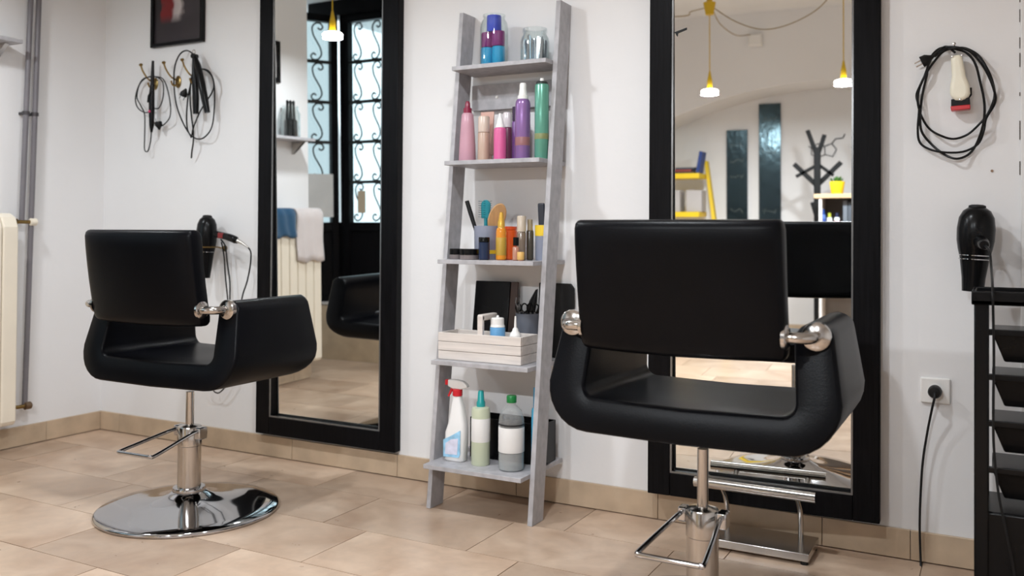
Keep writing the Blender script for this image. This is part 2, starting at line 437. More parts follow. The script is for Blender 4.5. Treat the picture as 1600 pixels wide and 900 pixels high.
# ================================================================== BIG THINGS
# ---- barber chairs
def shell_mesh():
    bm = nb()
    ow, zb, zs, zt, r = 0.368, 0.478, 0.566, 0.742, 0.120
    pairs = []
    ctop, rt = -0.300, 0.045
    for a in (82, 65, 45, 22):
        pairs.append(((ctop-rt*math.cos(R(a)), zt+rt*math.sin(R(a))*0.85), (ctop+rt*math.cos(R(a)), zt+rt*math.sin(R(a))*0.85)))
    for k in range(5):
        t = k/4
        pairs.append(((-0.345-(ow-0.345)*t, zt+(zb+r-zt)*t), (-0.255-0.010*t, zt+(zs+0.03-zt)*t)))
    for k in range(1, 8):
        a = R(180+90*k/7)
        pairs.append(((-ow+r+r*math.cos(a), zb+r+r*math.sin(a)), (-0.265+0.03+0.03*math.cos(a), zs+0.03+0.03*math.sin(a))))
    for k in range(1, 5):
        t = k/4
        pairs.append(((-(ow-r)*(1-t), zb-0.004*t), (-0.235*(1-t), zs-0.005*t)))
    pairs = pairs + [((-o[0], o[1]), (-i[0], i[1])) for o, i in reversed(pairs[:-1])]
    def yb(z): return -0.19+0.07*(z-0.478)/0.30
    def yf(z):
        y = 0.305-0.045*(z-0.478)/0.30
        if z < 0.555: y -= 0.05*((0.555-z)/0.077)**2
        return y
    loops = [(0, 0.0, 0.0095), (0, 0.0022, 0.0045), (0, 0.007, 0.001), (0, 0.014, 0), (0.25, 0, 0), (0.5, 0, 0), (0.75, 0, 0), (1, -0.022, 0), (1, -0.011, 0.0015), (1, -0.004, 0.006), (1, 0, 0.013)]
    rings = []
    for (t, dy, ins) in loops:
        outer, inner = [], []
        for o, i in pairs:
            O, I = Vector((o[0], 0, o[1])), Vector((i[0], 0, i[1]))
            d = I-O; ln = max(d.length, 1e-6); s = min(ins, ln*0.42)
            O2, I2 = O+d/ln*s, I-d/ln*s
            O2.x *= 1-0.03*t; I2.x *= 1-0.03*t
            for P_, dst in ((O2, outer), (I2, inner)):
                y = yb(P_.z)*(1-t)+yf(P_.z)*t+dy
                dst.append(bm.verts.new((P_.x, y, P_.z)))
        rings.append((outer, inner))
    n = len(pairs)
    for (oa, ia), (ob, ib) in zip(rings[:-1], rings[1:]):
        for k in range(n-1):
            bm.faces.new((oa[k], oa[k+1], ob[k+1], ob[k])); bm.faces.new((ia[k+1], ia[k], ib[k], ib[k+1]))
        bm.faces.new((ia[0], oa[0], ob[0], ib[0])); bm.faces.new((oa[-1], ia[-1], ib[-1], ob[-1]))
    for (o_, i_), flip in ((rings[0], False), (rings[-1], True)):
        for k in range(n-1):
            f = (o_[k], i_[k], i_[k+1], o_[k+1])
            bm.faces.new(f if flip else tuple(reversed(f)))
    return bm

def back_mesh():
    bm = nb(); W_, H_, T_ = 0.255, 0.322, 0.036
    z0 = 0.697
    def sup(a, e=0.28):
        c, s = math.cos(a), math.sin(a)
        return math.copysign(abs(c)**e, c), math.copysign(abs(s)**e, s)
    rings = []
    # rounded cushion: rings of a super-ellipse section stacked along the height
    sect = 40
    for (f, sc_w, sc_t) in [(0, 0.955, 0.45), (0.012, 0.975, 0.72), (0.04, 0.992, 0.92), (0.09, 1, 1), (0.25, 1, 1.0), (0.45, 1, 1), (0.65, 1, 1), (0.82, 1, 1.02), (0.93, 0.998, 1.0), (0.972, 0.99, 0.86), (0.992, 0.975, 0.6), (1.0, 0.955, 0.3)]:
        z = z0+H_*f
        yc = -0.195-0.05*f-0.006*math.sin(PI*f)
        ring = []
        for k in range(sect):
            cx_, sy_ = sup(2*PI*k/sect)
            x = W_*sc_w*cx_; bow = 0.016*(x/W_)**2
            ring.append(bm.verts.new((x, yc+bow+T_*sc_t*sy_, z-0.010*(1-(x/W_)**2)*(1-f)*0.6)))
        rings.append(ring)
    ring_faces(bm, rings)
    return bm

def chair(label, loc, phi, lift, lever_len):
    t = thing('salon_chair', label, 'chair', (loc[0], loc[1], 0), -phi)
    up = Matrix.Translation((0, 0, lift))
    b = shell_mesh(); bmesh.ops.transform(b, matrix=up, verts=b.verts[:]); sh = obj('seat_shell', b, LEATHER, t, ang=60)
    obj('seat_plate', lathe(nb(), [(0.022, 0.440+lift), (0.040, 0.462+lift), (0.060, 0.476+lift)], 20), BLACKMAT, sh)
    b = back_mesh(); bmesh.ops.transform(b, matrix=up, verts=b.verts[:]); obj('backrest', b, LEATHER, t, ang=60)
    for s in (-1, 1):
        z = 0.752+lift
        br = obj('arm_bracket', tube(nb(), spline([(s*0.240, -0.195, z), (s*0.270, -0.202, z), (s*0.297, -0.194, z), (s*0.308, -0.168, z), (s*0.308, -0.125, z)], 6), 0.0135, 12), CHROME2, t)
        obj('flange', lathe(nb(), [(0.0, 0), (0.026, 0.002), (0.033, 0.007), (0.033, 0.022)], 24, (s*0.308, -0.152, z), (0, 1, 0)), CHROME2, br)
        obj('flange', lathe(nb(), [(0.030, 0), (0.030, 0.008), (0.022, 0.013), (0, 0.014)], 24, (s*0.246, -0.197, z), (s, 0, 0)), CHROME2, br)
    # column, pump and base
    obj('piston', cyl(nb(), (0, 0, 0.28), (0, 0, 0.43+lift), 0.0145, seg=20), CHROME2, t)
    b = nb(); lathe(b, [(0.041, 0.06), (0.041, 0.235), (0.043, 0.237), (0.043, 0.300), (0.040, 0.306), (0.030, 0.308), (0.018, 0.312), (0.0, 0.312)], 32)
    obj('column', b, CHROME2, t)
    lev = obj('pump_lever', tube(nb(), spline([(0.052, 0.0, 0.292), (0.056, -0.05, 0.288), (0.080, -lever_len+0.02, 0.256), (0.073, -lever_len, 0.254), (0.06, -lever_len-0.003, 0.2535), (-0.06, -lever_len-0.003, 0.2535), (-0.073, -lever_len, 0.254), (-0.080, -lever_len+0.02, 0.256), (-0.056, -0.05, 0.288), (-0.052, 0.0, 0.292)], 5), 0.0065, 10), CHROME, t)
    obj('bracket', box(nb(), -0.062, -0.040, -0.018, 0.018, 0.268, 0.306), CHROME, lev, bevel=0.004)
    obj('bracket', box(nb(), 0.040, 0.066, -0.018, 0.022, 0.262, 0.306), CHROME, lev, bevel=0.004)
    b = nb(); lathe(b, [(0.0, 0.0), (0.318, 0.0), (0.322, 0.005), (0.320, 0.012), (0.313, 0.016), (0.27, 0.0215), (0.20, 0.030), (0.14, 0.040), (0.095, 0.052), (0.068, 0.064), (0.056, 0.075)], 72)
    ba = obj('base_plate', b, CHROME, t, ang=55)
    obj('collar', lathe(nb(), [(0.050, 0.066), (0.057, 0.070), (0.059, 0.078), (0.056, 0.086), (0.046, 0.088), (0.041, 0.088)], 36), CHROME, ba)
    return t
chair('black leather salon chair set low before the mirror by the wall hooks', (-2.592, -0.745), R(-2), 0.0, 0.245)
chair('black leather salon chair raised over the steel footrest', (-0.668, -0.80), R(1), 0.030, 0.26)

# ---- mirrors
TILT = 0.0140
def wall_mirror(label, x0, x1, z0, z1, fw_, loc, rot, th=0.040, il=0.006):
    t = thing('wall_mirror', label, 'mirror', loc, rot)
    for (a, b, c, d) in ((x0, x0+fw_, z0, z1), (x1-fw_, x1, z0, z1), (x0+fw_, x1-fw_, z0, z0+fw_), (x0+fw_, x1-fw_, z1-fw_, z1)):
        obj('frame_board', box(nb(), a, b, -th, 0, c, d), BLACKWOOD, t, bevel=0.003)
    a, b, c, d = x0+fw_, x1-fw_, z0+fw_, z1-fw_
    EDGE = mat('mirror_bevel_edge', (0.20, 0.20, 0.20, 1), 0.25, 0.6)
    for bx_ in ((a, a+il, c, d), (b-il, b, c, d), (a+il, b-il, c, c+il)):
        obj('inner_edge', box(nb(), bx_[0], bx_[1], -th+0.001, -th+0.005, bx_[2], bx_[3]), EDGE, t)
    g = nb(); box(g, x0+fw_, x1-fw_, -0.010, -0.006, 0, z1-fw_*2-z0)
    bmesh.ops.transform(g, matrix=Matrix.Translation((0, 0, z0+fw_)) @ Matrix.Rotation(TILT, 4, 'X'), verts=g.verts[:])
    gl = obj('mirror_glass', g, MIRROR, t, smooth=False)
    return t, gl
pl = at(399.3, 640, y=-0.040); pr = at(617, 700, y=-0.040); pb = at(399, 676, y=-0.040)
LW = pr.x-pl.x
wall_mirror('tall black framed mirror between the hair dryer and ladder shelf', -LW/2, LW/2, pb.z, 2.20, 0.080, ((pl.x+pr.x)/2, 0, 0), 0)
ML_ROT = 0.040
pl = at(1011.5, 500, y=-0.074); pr = at(1374.2, 500, y=-0.042); pb = at(1374, 818, y=-0.042)
RW = (pr.x-pl.x)
rm, _ = wall_mirror('tall black framed mirror behind the raised chair and steel footrest', -RW, 0, pb.z-0.003, 2.20, 0.080, (pr.x, -0.001, 0), ML_ROT)
b = nb(); prism(b, [(-RW+0.086, 1.722), (-RW+0.132, 1.735), (-RW+0.131, 1.728), (-RW+0.100, 1.718), (-RW+0.098, 1.706), (-RW+0.094, 1.712), (-RW+0.092, 1.717)], -0.0345, -0.0335, 'xz')
obj('silvering_chip', b, BLACKMAT, rm, smooth=False)
MP, MN = Vector((pr.x, -0.011, pb.z+0.08)), Vector((math.sin(ML_ROT)*math.cos(TILT), -math.cos(ML_ROT)*math.cos(TILT), -math.sin(TILT)))
def V(px, py, y):
    """room point on the plane y= that the right mirror shows at this place of the photograph"""
    d = fwd + rgt*((px-800)/F_PX) + upv*((CY_PX-py)/F_PX)
    h = CAM + d*((MP-CAM).dot(MN)/d.dot(MN))
    d = d - 2*d.dot(MN)*MN
    return h + d*((y-h.y)/d.y)

# lunette with the arch
bm = nb(); N = 40; x0, x1 = -3.05, XR; p1_, p2_, p3_ = V(1047, 186, -4.6), V(1165, 144, -4.6), V(1300, 124, -4.6)
def circ(a, b, c):
    ax, ay, bx, by, cx_, cy_ = a.x, a.z, b.x, b.z, c.x, c.z
    d = 2*(ax*(by-cy_)+bx*(cy_-ay)+cx_*(ay-by))
    ux = ((ax*ax+ay*ay)*(by-cy_)+(bx*bx+by*by)*(cy_-ay)+(cx_*cx_+cy_*cy_)*(ay-by))/d
    uy = ((ax*ax+ay*ay)*(cx_-bx)+(bx*bx+by*by)*(ax-cx_)+(cx_*cx_+cy_*cy_)*(bx-ax))/d
    return ux, uy, math.hypot(ax-ux, ay-uy)
cx, cz, rr = circ(p1_, p2_, p3_)
fr, bk = [], []
for yy, dst in ((-4.6, fr), (-5.2, bk)):
    lo = []; hi = []
    for i in range(N+1):
        x = x0+(x1-x0)*i/N
        z = cz+math.sqrt(max(rr*rr-(x-cx)**2, 0.01))
        lo.append(bm.verts.new((x, yy, z))); hi.append(bm.verts.new((x, yy, CEILZ)))
    dst.append(lo); dst.append(hi)
for i in range(N):
    bm.faces.new((fr[0][i], fr[0][i+1], fr[1][i+1], fr[1][i]))
    bm.faces.new((bk[0][i], bk[0][i+1], fr[0][i+1], fr[0][i]))
struct('wall_arch', bm, WALL, 'white vault wall with a wide shallow arch')

# ---- ladder shelf
lad = thing('ladder_shelf', 'grey laminate ladder shelf leaning on the wall, full of bottles and brushes', 'shelf', (-1.633, -0.15, 0))
def rail(xa, xb):
    b = nb()
    hexa(b, [(xa, -0.302, 0.0), (xb, -0.302, 0.0), (xb, -0.215, 0.0), (xa, -0.215, 0.0)], [(xa, -0.094, 1.878), (xb, -0.094, 1.878), (xb, -0.002, 1.878), (xa, -0.002, 1.878)])
    return b
obj('side_rail', rail(-1.852, -1.834), GREYWOOD, lad, world=True, bevel=0.0012)
obj('side_rail', rail(-1.433, -1.414), GREYWOOD, lad, world=True, bevel=0.0012)
SH = [(1.652, -0.178, -0.004), (1.287, -0.226, -0.004), (0.917, -0.268, -0.004), (0.547, -0.306, -0.004), (0.175, -0.352, -0.016)]
for z, yf_, yb_ in SH:
    obj('shelf', box(nb(), -1.8335, -1.4335, yf_, yb_, z-0.016, z), GREYWOOD, lad, world=True, bevel=0.0012)
br_ = obj('back_rail', box(nb(), -1.8335, -1.4335, -0.026, -0.010, 1.50, 1.60), GREYWOOD, lad, world=True, bevel=0.0012)
for x in (-1.72, -1.51):
    b = lathe(nb(), [(0.006, 0), (0.005, 0.003), (0.0, 0.004)], 12, (x, -0.026, 1.548), (0, -1, 0))
    o = obj('screw', b, WHITEPL, br_); o.data.transform(Matrix.Translation(-lad.location))

# ---- steel footrest before the raised chair
ft = thing('footrest', 'brushed steel footrest with plate base under the raised chair', 'footrest', (-0.655, -0.13, 0))
obj('plate', box(nb(), -0.815, -0.505, -0.222, -0.040, 0.012, 0.037), STEEL, ft, world=True, bevel=0.002)
for x in (-0.80, -0.52):
    for y in (-0.205, -0.055): obj('rubber_foot', cyl(nb(), (x, y, 0), (x, y, 0.012), 0.012, seg=12), BLACKMAT, ft, world=True)
bar = obj('foot_bar', cyl(nb(), (-0.885, -0.150, 0.193), (-0.497, -0.150, 0.193), 0.0165, seg=24), STEEL, ft, world=True)
for x in (-0.795, -0.555):
    obj('post', tube(nb(), spline([(x, -0.075, 0.036), (x, -0.078, 0.10), (x, -0.10, 0.145), (x, -0.150, 0.190)], 6), 0.0085, 12), STEEL, ft, world=True)

# ---- black drawer trolley
tx0, tx1, ty0, ty1, tz = -0.050, 0.330, -0.450, -0.210, 0.872
tro = thing('drawer_trolley', 'black plastic trolley with hanging open drawers at the white wall', 'trolley', ((tx0+tx1)/2, (ty0+ty1)/2, 0))
for x in (tx0, tx1-0.034):
    for y in (ty0, ty1-0.034):
        obj('post', box(nb(), x, x+0.034, y, y+0.034, 0.045, tz-0.03), BLACKPL, tro, world=True, bevel=0.004)
        wl = lathe(nb(), [(0.010, -0.011), (0.022, -0.011), (0.0225, 0), (0.022, 0.011), (0.010, 0.011)], 18, (x+0.017, y+0.017, 0.0225), (1, 0, 0))
        obj('wheel', wl, BLACKMAT, tro, world=True)
b = nb(); box(b, tx0-0.006, tx1+0.006, ty0-0.006, ty1+0.006, tz-0.036, tz-0.022)
for (a, c, d, e) in ((tx0-0.006, tx1+0.006, ty0-0.006, ty0+0.004), (tx0-0.006, tx1+0.006, ty1-0.004, ty1+0.006), (tx0-0.006, tx0+0.004, ty0, ty1), (tx1-0.004, tx1+0.006, ty0, ty1)):
    box(b, a, c, d, e, tz-0.036, tz)
obj('top_tray', b, BLACKPL, tro, world=True, bevel=0.003)
for z in (0.768, 0.652, 0.532, 0.412):
    b = nb()
    def bin_(bm, ins, z0_, z1_):
        xa, xb, ya, yb2 = tx0+0.040, tx1-0.040, ty0+0.012, ty1-0.02
        hexa(bm, [(xa+0.030+ins, ya+0.035+ins, z0_), (xb-0.030-ins, ya+0.035+ins, z0_), (xb-0.030-ins, yb2-0.045-ins, z0_), (xa+0.030+ins, yb2-0.045-ins, z0_)],
             [(xa+ins, ya+ins, z1_), (xb-ins, ya+ins, z1_), (xb-ins, yb2-ins, z1_), (xa+ins, yb2-ins, z1_)])
    bin_(b, 0, z-0.082, z)
    rim = nb()
    dr = obj('drawer', b, BLACKPL, tro, world=True, bevel=0.004)
    box(rim, tx0+0.030, tx1-0.030, ty0+0.002, ty0+0.014, z-0.010, z+0.006)
    o = obj('rim', rim, BLACKPL, dr, bevel=0.002); o.data.transform(Matrix.Translation(-tro.location))
b = nb(); box(b, tx0+0.006, tx1-0.006, ty0+0.008, ty1-0.008, 0.075, 0.300)
obj('base_drawer', b, BLACKPL, tro, world=True, bevel=0.006)

# ---- radiator, valves and pipes on the left wall
rx0, rx1 = XL+0.035, XL+0.125
rad = thing('radiator', 'cream column radiator on the side wall by the grey pipes', 'radiator', ((rx0+rx1)/2, -1.06, 0.13))
ns = 14; ya, yb_ = -1.60, -0.535; sw = (yb_-ya)/ns
sec = nb()
prof = [(rx0, 0.13), (rx1-0.012, 0.13), (rx1, 0.15), (rx1, 1.03), (rx1-0.02, 1.075), (rx0+0.03, 1.095), (rx0, 1.085)]
prism(sec, prof, 0.002, sw-0.002, 'xz')
bmesh.ops.recalc_face_normals(sec, faces=sec.faces[:])
sme = bpy.data.meshes.new('section'); sec.to_mesh(sme); sec.free(); sme.materials.append(CREAM)
sme.transform(Matrix.Translation((-rad.location.x, 0, -rad.location.z)))
for i in range(ns):
    o = obj('section', None, None, rad, me=sme, bevel=0.008, bseg=3); o.location = (0, ya+sw*i-rad.location.y, 0)
for y in (-1.3, -0.8): obj('wall_bracket', box(nb(), XL+0.001, rx0+0.004, y-0.015, y+0.015, 0.9, 0.95), STEEL, rad, world=True)
PIPE = mat('grey_pipe_paint', S(112, 108, 112), 0.4, var=0.08)
vx = XL+0.055
def valve(name, label, z, yend, c2):
    t = thing(name, label, 'valve', (vx, yb_+0.02, z))
    obj('body', cyl(nb(), (vx, yb_+0.001, z), (vx, yend, z), 0.009, seg=14), BRASS, t, world=True)
    obj('nut', lathe(nb(), [(0.016, 0), (0.016, 0.02)], 6, (vx, yb_+0.012, z), (0, 1, 0)), BRASS, t, world=True)
    obj('cap', lathe(nb(), [(0.010, 0), (0.018, 0.004), (0.018, 0.03), (0.012, 0.036), (0, 0.037)], 16, (vx, yend, z), (0, 1, 0)), c2, t, world=True)
p1, p2 = at(46, 0, x=XL+0.04), at(27.5, 640, x=XL+0.04)
valve('radiator_valve', 'brass radiator valve with cream cap at the top corner', 1.055, -0.44, CREAM)
valve('radiator_valve', 'dull brass radiator valve near the skirting', 0.195, -0.455, mat('old_brass', S(120, 100, 80), 0.4, 0.8))
def pipe(name, label, y_top, y_bot, zb, xo):
    t = thing(name, label, 'pipe', (XL+xo, y_bot, zb))
    yt = y_top+(y_top-y_bot)/(2.1-zb)*(CEILZ-2.1)
    obj('tube', cyl(nb(), (XL+xo, y_bot, zb), (XL+xo, yt, CEILZ), 0.0125, seg=16), PIPE, t, world=True)
    yc = y_bot+(y_top-y_bot)*(1.565-zb)/(2.1-zb)
    cl = obj('clamp', lathe(nb(), [(0.0165, -0.008), (0.0165, 0.008)], 16, (XL+xo, yc, 1.565)), mat('dark_clamp', S(70, 66, 68), 0.5, 0.4), t, world=True)
    b = box(nb(), XL, XL+xo, yc-0.006, yc+0.006, 1.559, 1.571); o = obj('stem', b, MATS['dark_clamp'], cl); o.data.transform(Matrix.Translation(-t.location))
q0, q1 = at(45, 4, x=XL+0.045), at(26, 330, x=XL+0.045)
pipe('heating_pipe', 'grey heating pipe ending behind the radiator top', -0.444, -0.474, 1.05, 0.048)
pipe('heating_pipe', 'grey heating pipe running down to the lower radiator valve', -0.402, -0.446, 0.19, 0.046)

# ---- towels on the radiator
def towel(label, y0, y1, zf, zbk, material):
    b = nb(); nx = 14; path = []
    zt = 1.100
    for z in [zbk+(zt-zbk)*k/5 for k in range(6)]: path.append((rx0-0.014, z))
    for a in range(150, 20, -26): path.append(((rx0+rx1)/2+0.062*math.cos(R(a)), zt+0.012+0.020*math.sin(R(a))))
    for z in [zt-(zt-zf)*k/8 for k in range(9)]: path.append((rx1+0.014, z))
    rows = []
    for j in range(nx+1):
        y = y0+(y1-y0)*j/nx
        rows.append([b.verts.new((px+0.004*math.sin(j*1.3+i*0.4), y+0.004*math.sin(i*0.9), pz-0.008*math.sin(j*0.8)*(i > 12))) for i, (px, pz) in enumerate(path)])
    for r1, r2 in zip(rows[:-1], rows[1:]):
        for i in range(len(path)-1): b.faces.new((r1[i], r1[i+1], r2[i+1], r2[i]))
    bmesh.ops.recalc_face_normals(b, faces=b.faces[:])
    o = obj('towel', b, material); s = o.modifiers.new('solid', 'SOLIDIFY'); s.thickness = 0.007; s.offset = 0
    center_origin(o)
    return tag(o, label, 'towel')
towel('white terry towel hanging over the radiator end', -1.60, -1.35, 0.79, 0.95, mat('white_terry', S(214, 205, 203), 0.95, bump=0.5, bscale=300, sheen=0.3))
towel('folded blue towel lying over the radiator beside the white one', -1.34, -1.10, 0.95, 0.98, mat('blue_terry', S(20, 72, 106), 0.95, bump=0.5, bscale=300, sheen=0.3))
# ================================================================== LAMPS
def pendant(label, loc, zc, watt, cord_r=0.0035):
    x, y, z = loc
    t = thing('pendant_lamp', label, 'lamp', (x, y, z))
    obj('cord', cyl(nb(), (x, y, z+0.13), (x, y, zc-0.05), cord_r, seg=8), YELLOWD, t, world=True)
    obj('canopy', lathe(nb(), [(0.020, -0.085), (0.027, -0.085), (0.044, 0.0), (0.0, 0.0)], 24, (x, y, zc)), YELLOWD, t, world=True)
    obj('socket', lathe(nb(), [(0.0, 0.145), (0.006, 0.14), (0.011, 0.11), (0.018, 0.075), (0.019, 0.025), (0.016, 0.018), (0.0, 0.018)], 20, (x, y, z)), YELLOWD, t, world=True)
    obj('bulb', lathe(nb(), [(0.0, -0.019), (0.040, -0.018), (0.057, -0.010), (0.061, 0.001), (0.052, 0.011), (0.025, 0.018), (0.0, 0.019)], 28, (x, y, z)), BULB, t, world=True)
    l = bpy.data.lights.new('bulb_light', 'AREA'); l.shape = 'DISK'; l.size = 0.115; l.energy = watt; l.color = LAMP_COL
    lo = bpy.data.objects.new('bulb_light', l); C.objects.link(lo); lo.parent = t; lo.location = (0, 0, -0.0215)
    return t
pendant('yellow pendant lamp with lit disc bulb near the entrance side wall', (-3.49, -1.2, 2.165), CEILZ, LAMP_A)
pendant('yellow pendant lamp with lit disc bulb before the ladder shelf', (-2.15, -1.2, 2.20), CEILZ, LAMP_D)
pendant('yellow pendant lamp with lit disc bulb above the raised chair', (-1.05, -1.25, 2.32), CEILZ, LAMP_E)
pendant('yellow pendant lamp hanging from the swagged cable before the boards', V(1109, 143, -3.3), V(1110, 4, -3.3).z, LAMP_B)
pendant('yellow pendant lamp hanging before the coat rack', V(1318, 128, -3.3), CEILZ, LAMP_B)
tag(center_origin(obj('lamp_mount', cyl(nb(), (V(1109, 143, -3.3).x, -3.3, V(1110, 4, -3.3).z+0.001), (V(1109, 143, -3.3).x, -3.3, CEILZ), 0.02), YELLOWD)), 'small yellow spacer fixing the swagged lamp to the ceiling', 'lamp mount')
def swag(label, pts):
    o = obj('lamp_cable', tube(nb(), spline(pts, 8), 0.004, 6), mat('beige_cable', S(150, 130, 90), 0.6))
    return tag(center_origin(o), label, 'cable')
a = V(1112, 10, -3.3)
swag('beige lamp cable sagging from the yellow canopy towards the other lamp', [a, V(1150, 34, -3.3), V(1195, 46, -3.3), V(1245, 33, -3.3), V(1290, 2, -3.3), (V(1318, 128, -3.3).x, -3.3, 2.72)])
jb = V(1180, 63, -4.58)
swag('beige lamp cable sagging to the white junction box', [a, V(1125, 37, -3.7), V(1150, 55, -4.2), V(1172, 54, -4.55)])
swag('beige lamp cable running off towards the entrance wall', [a, V(1080, 18, -3.3), V(1056, 26, -3.3), (-2.6, -3.3, 2.55), (-3.04, -3.3, 2.70)])
t = thing('junction_box', 'small white junction box on the vault wall', 'electrical box', (jb.x, -4.6, jb.z-0.05))
obj('box', box(nb(), jb.x-0.055, jb.x+0.055, -4.6, -4.555, jb.z-0.05, jb.z+0.05), WHITEPL, t, world=True, bevel=0.006)
obj('lid', box(nb(), jb.x-0.045, jb.x+0.045, -4.555, -4.549, jb.z-0.04, jb.z+0.04), WHITEPL, t, world=True, bevel=0.003)

# ================================================================== THINGS ON THE MIRROR WALL
def W(px, py, y=-0.03): return at(px, py, y=y)
# framed picture
def art_mat():
    M = bpy.data.materials.new('dark_print'); M.use_nodes = True
    nt = M.node_tree; P = nt.nodes['Principled BSDF']; L = nt.links.new
    tc = nt.nodes.new('ShaderNodeTexCoord'); sx = nt.nodes.new('ShaderNodeSeparateXYZ'); L(tc.outputs['Generated'], sx.inputs[0])
    n = nt.nodes.new('ShaderNodeTexNoise'); n.inputs['Scale'].default_value = 4; L(tc.outputs['Generated'], n.inputs['Vector'])
    ad = nt.nodes.new('ShaderNodeMath'); ad.operation = 'MULTIPLY_ADD'; ad.inputs[1].default_value = 0.35; ad.inputs[2].default_value = -0.17
    L(n.outputs['Fac'], ad.inputs[0])
    a2 = nt.nodes.new('ShaderNodeMath'); L(sx.outputs['X'], a2.inputs[0]); L(ad.outputs[0], a2.inputs[1])
    cr = nt.nodes.new('ShaderNodeValToRGB'); e = cr.color_ramp.elements
    e[0].position = 0.0; e[0].color = S(44, 40, 42); e[1].position = 1.0; e[1].color = S(52, 48, 52)
    for p, c in ((0.14, S(46, 40, 42)), (0.19, S(122, 36, 38)), (0.33, S(118, 34, 36)), (0.40, S(176, 164, 164)), (0.52, S(190, 180, 178)), (0.60, S(60, 54, 58))):
        k = e.new(p); k.color = c
    L(a2.outputs[0], cr.inputs['Fac'])
    mx = nt.nodes.new('ShaderNodeMix'); mx.data_type = 'RGBA'; mx.inputs['A'].default_value = S(50, 45, 49)
    mr = nt.nodes.new('ShaderNodeMapRange'); mr.inputs['From Min'].default_value = 0.20; mr.inputs['From Max'].default_value = 0.30
    L(sx.outputs['Z'], mr.inputs['Value']); L(mr.outputs['Result'], mx.inputs['Factor']); L(cr.outputs['Color'], mx.inputs['B'])
    L(mx.outputs['Result'], P.inputs['Base Color']); P.inputs['Roughness'].default_value = 0.25
    return M
t = thing('framed_picture', 'dark red and white picture in a slim black frame above the hooks', 'picture', (-3.515, 0, 1.92))
fx0, fx1, fz0, fz1, fwid = -3.694, -3.336, 1.924, 2.42, 0.017
for (a, b, c, d) in ((fx0, fx0+fwid, fz0, fz1), (fx1-fwid, fx1, fz0, fz1), (fx0+fwid, fx1-fwid, fz0, fz0+fwid), (fx0+fwid, fx1-fwid, fz1-fwid, fz1)):
    obj('frame_strip', box(nb(), a, b, -0.022, 0, c, d), BLACKPL, t, world=True, bevel=0.002)
obj('print', box(nb(), fx0+fwid, fx1-fwid, -0.010, -0.002, fz0+fwid, fz1-fwid), art_mat(), t, world=True, smooth=False)

# brass hooks
def hook(label, px, py):
    b0 = at(px, py, y=0); x, z = b0.x, b0.z
    t = thing('coat_hook', label, 'hook', (x, 0, z-0.03), group='brass double hooks')
    obj('plate', lathe(nb(), [(0.020, 0), (0.020, 0.003), (0.014, 0.007), (0, 0.008)], 20, (x, 0, z), (0, -1, 0), sy=1.5), BRASS, t, world=True)
    h1 = obj('upper_arm', tube(nb(), spline([(x, -0.005, z+0.005), (x-0.012, -0.035, z+0.02), (x-0.028, -0.052, z+0.055), (x-0.040, -0.055, z+0.085)], 6), 0.0045, 8), BRASS, t, world=True)
    o = obj('knob', lathe(nb(), [(0.0, -0.008), (0.007, -0.006), (0.010, 0.0), (0.007, 0.005), (0, 0.007)], 14, (x-0.041, -0.055, z+0.089), (-0.3, -0.2, 1)), BRASS, h1); o.data.transform(Matrix.Translation(-t.location))
    obj('lower_arm', tube(nb(), spline([(x, -0.005, z-0.005), (x+0.004, -0.025, z-0.022), (x+0.006, -0.042, z-0.020), (x+0.006, -0.050, z-0.002)], 6), 0.0045, 8), BRASS, t, world=True)
hook('brass double hook carrying the thin curling iron', 243, 131)
hook('empty brass double hook between the two hanging irons', 279, 128)
hook('brass double hook carrying the hair straightener', 308, 124)

def cable(px_pts, r=0.0032, n=6, closed=False, y=-0.035, jit=0.010):
    pts = []
    for i, p in enumerate(px_pts):
        yy = p[2] if len(p) > 2 else y+jit*math.sin(i*1.9)
        pts.append(at(p[0], p[1], y=yy))
    return tube(nb(), spline(pts, n, closed), r, 6, closed)

def plug(parent, p, d, material):
    d = Vector(d).normalized()
    pl_ = obj('plug', lathe(nb(), [(0.004, -0.022), (0.009, -0.012), (0.017, 0.0), (0.018, 0.016), (0.0, 0.017)], 16, p, d), material, parent, world=True)
    for s in (-1, 1):
        off = d.orthogonal().normalized()*0.0095*s
        o = obj('pin', cyl(nb(), Vector(p)+off+d*0.016, Vector(p)+off+d*0.036, 0.0022, seg=8), STEEL, pl_); o.data.transform(Matrix.Translation(-parent.location))
    return pl_

# curling iron hanging on the first hook
t = thing('curling_iron', 'thin black curling iron hanging with looped cord on a brass hook', 'hair iron', W(238, 205, -0.05))
def WP(px, py, y=-0.05): return at(px, py, y=y)
obj('barrel', tube(nb(), [WP(239, 95), WP(238.5, 112), WP(238, 132)], [0.006, 0.008, 0.009], 12), BLACKMAT, t, world=True)
obj('handle', tube(nb(), [WP(238, 132), WP(237, 150), WP(237, 172), WP(237, 195), WP(236.5, 207)], [0.010, 0.014, 0.014, 0.012, 0.005], 12), BLACKPL, t, world=True)
obj('switch', lathe(nb(), [(0.006, 0), (0.006, 0.004), (0, 0.005)], 12, at(234, 174, y=-0.063), (0, -1, 0)), plain('pink_switch', 214, 60, 110, 0.4), t, world=True)
obj('clip', tube(nb(), [WP(231, 160, -0.06), WP(232, 150, -0.066), WP(236, 143, -0.066)], 0.004, 8), BLACKMAT, t, world=True)
obj('cord', cable([(236.5, 206, -0.05), (235, 222), (231, 236), (226, 234), (226, 215), (226, 180), (220, 165), (214, 152), (218, 132), (230, 121), (243, 120), (254, 128), (255, 150), (249, 168), (240, 170), (228, 176), (215, 168), (212, 150), (222, 125), (240, 120), (256, 125), (265, 155), (266, 180), (258, 193), (248, 199)], 0.0030), RUBBER, t, world=True)
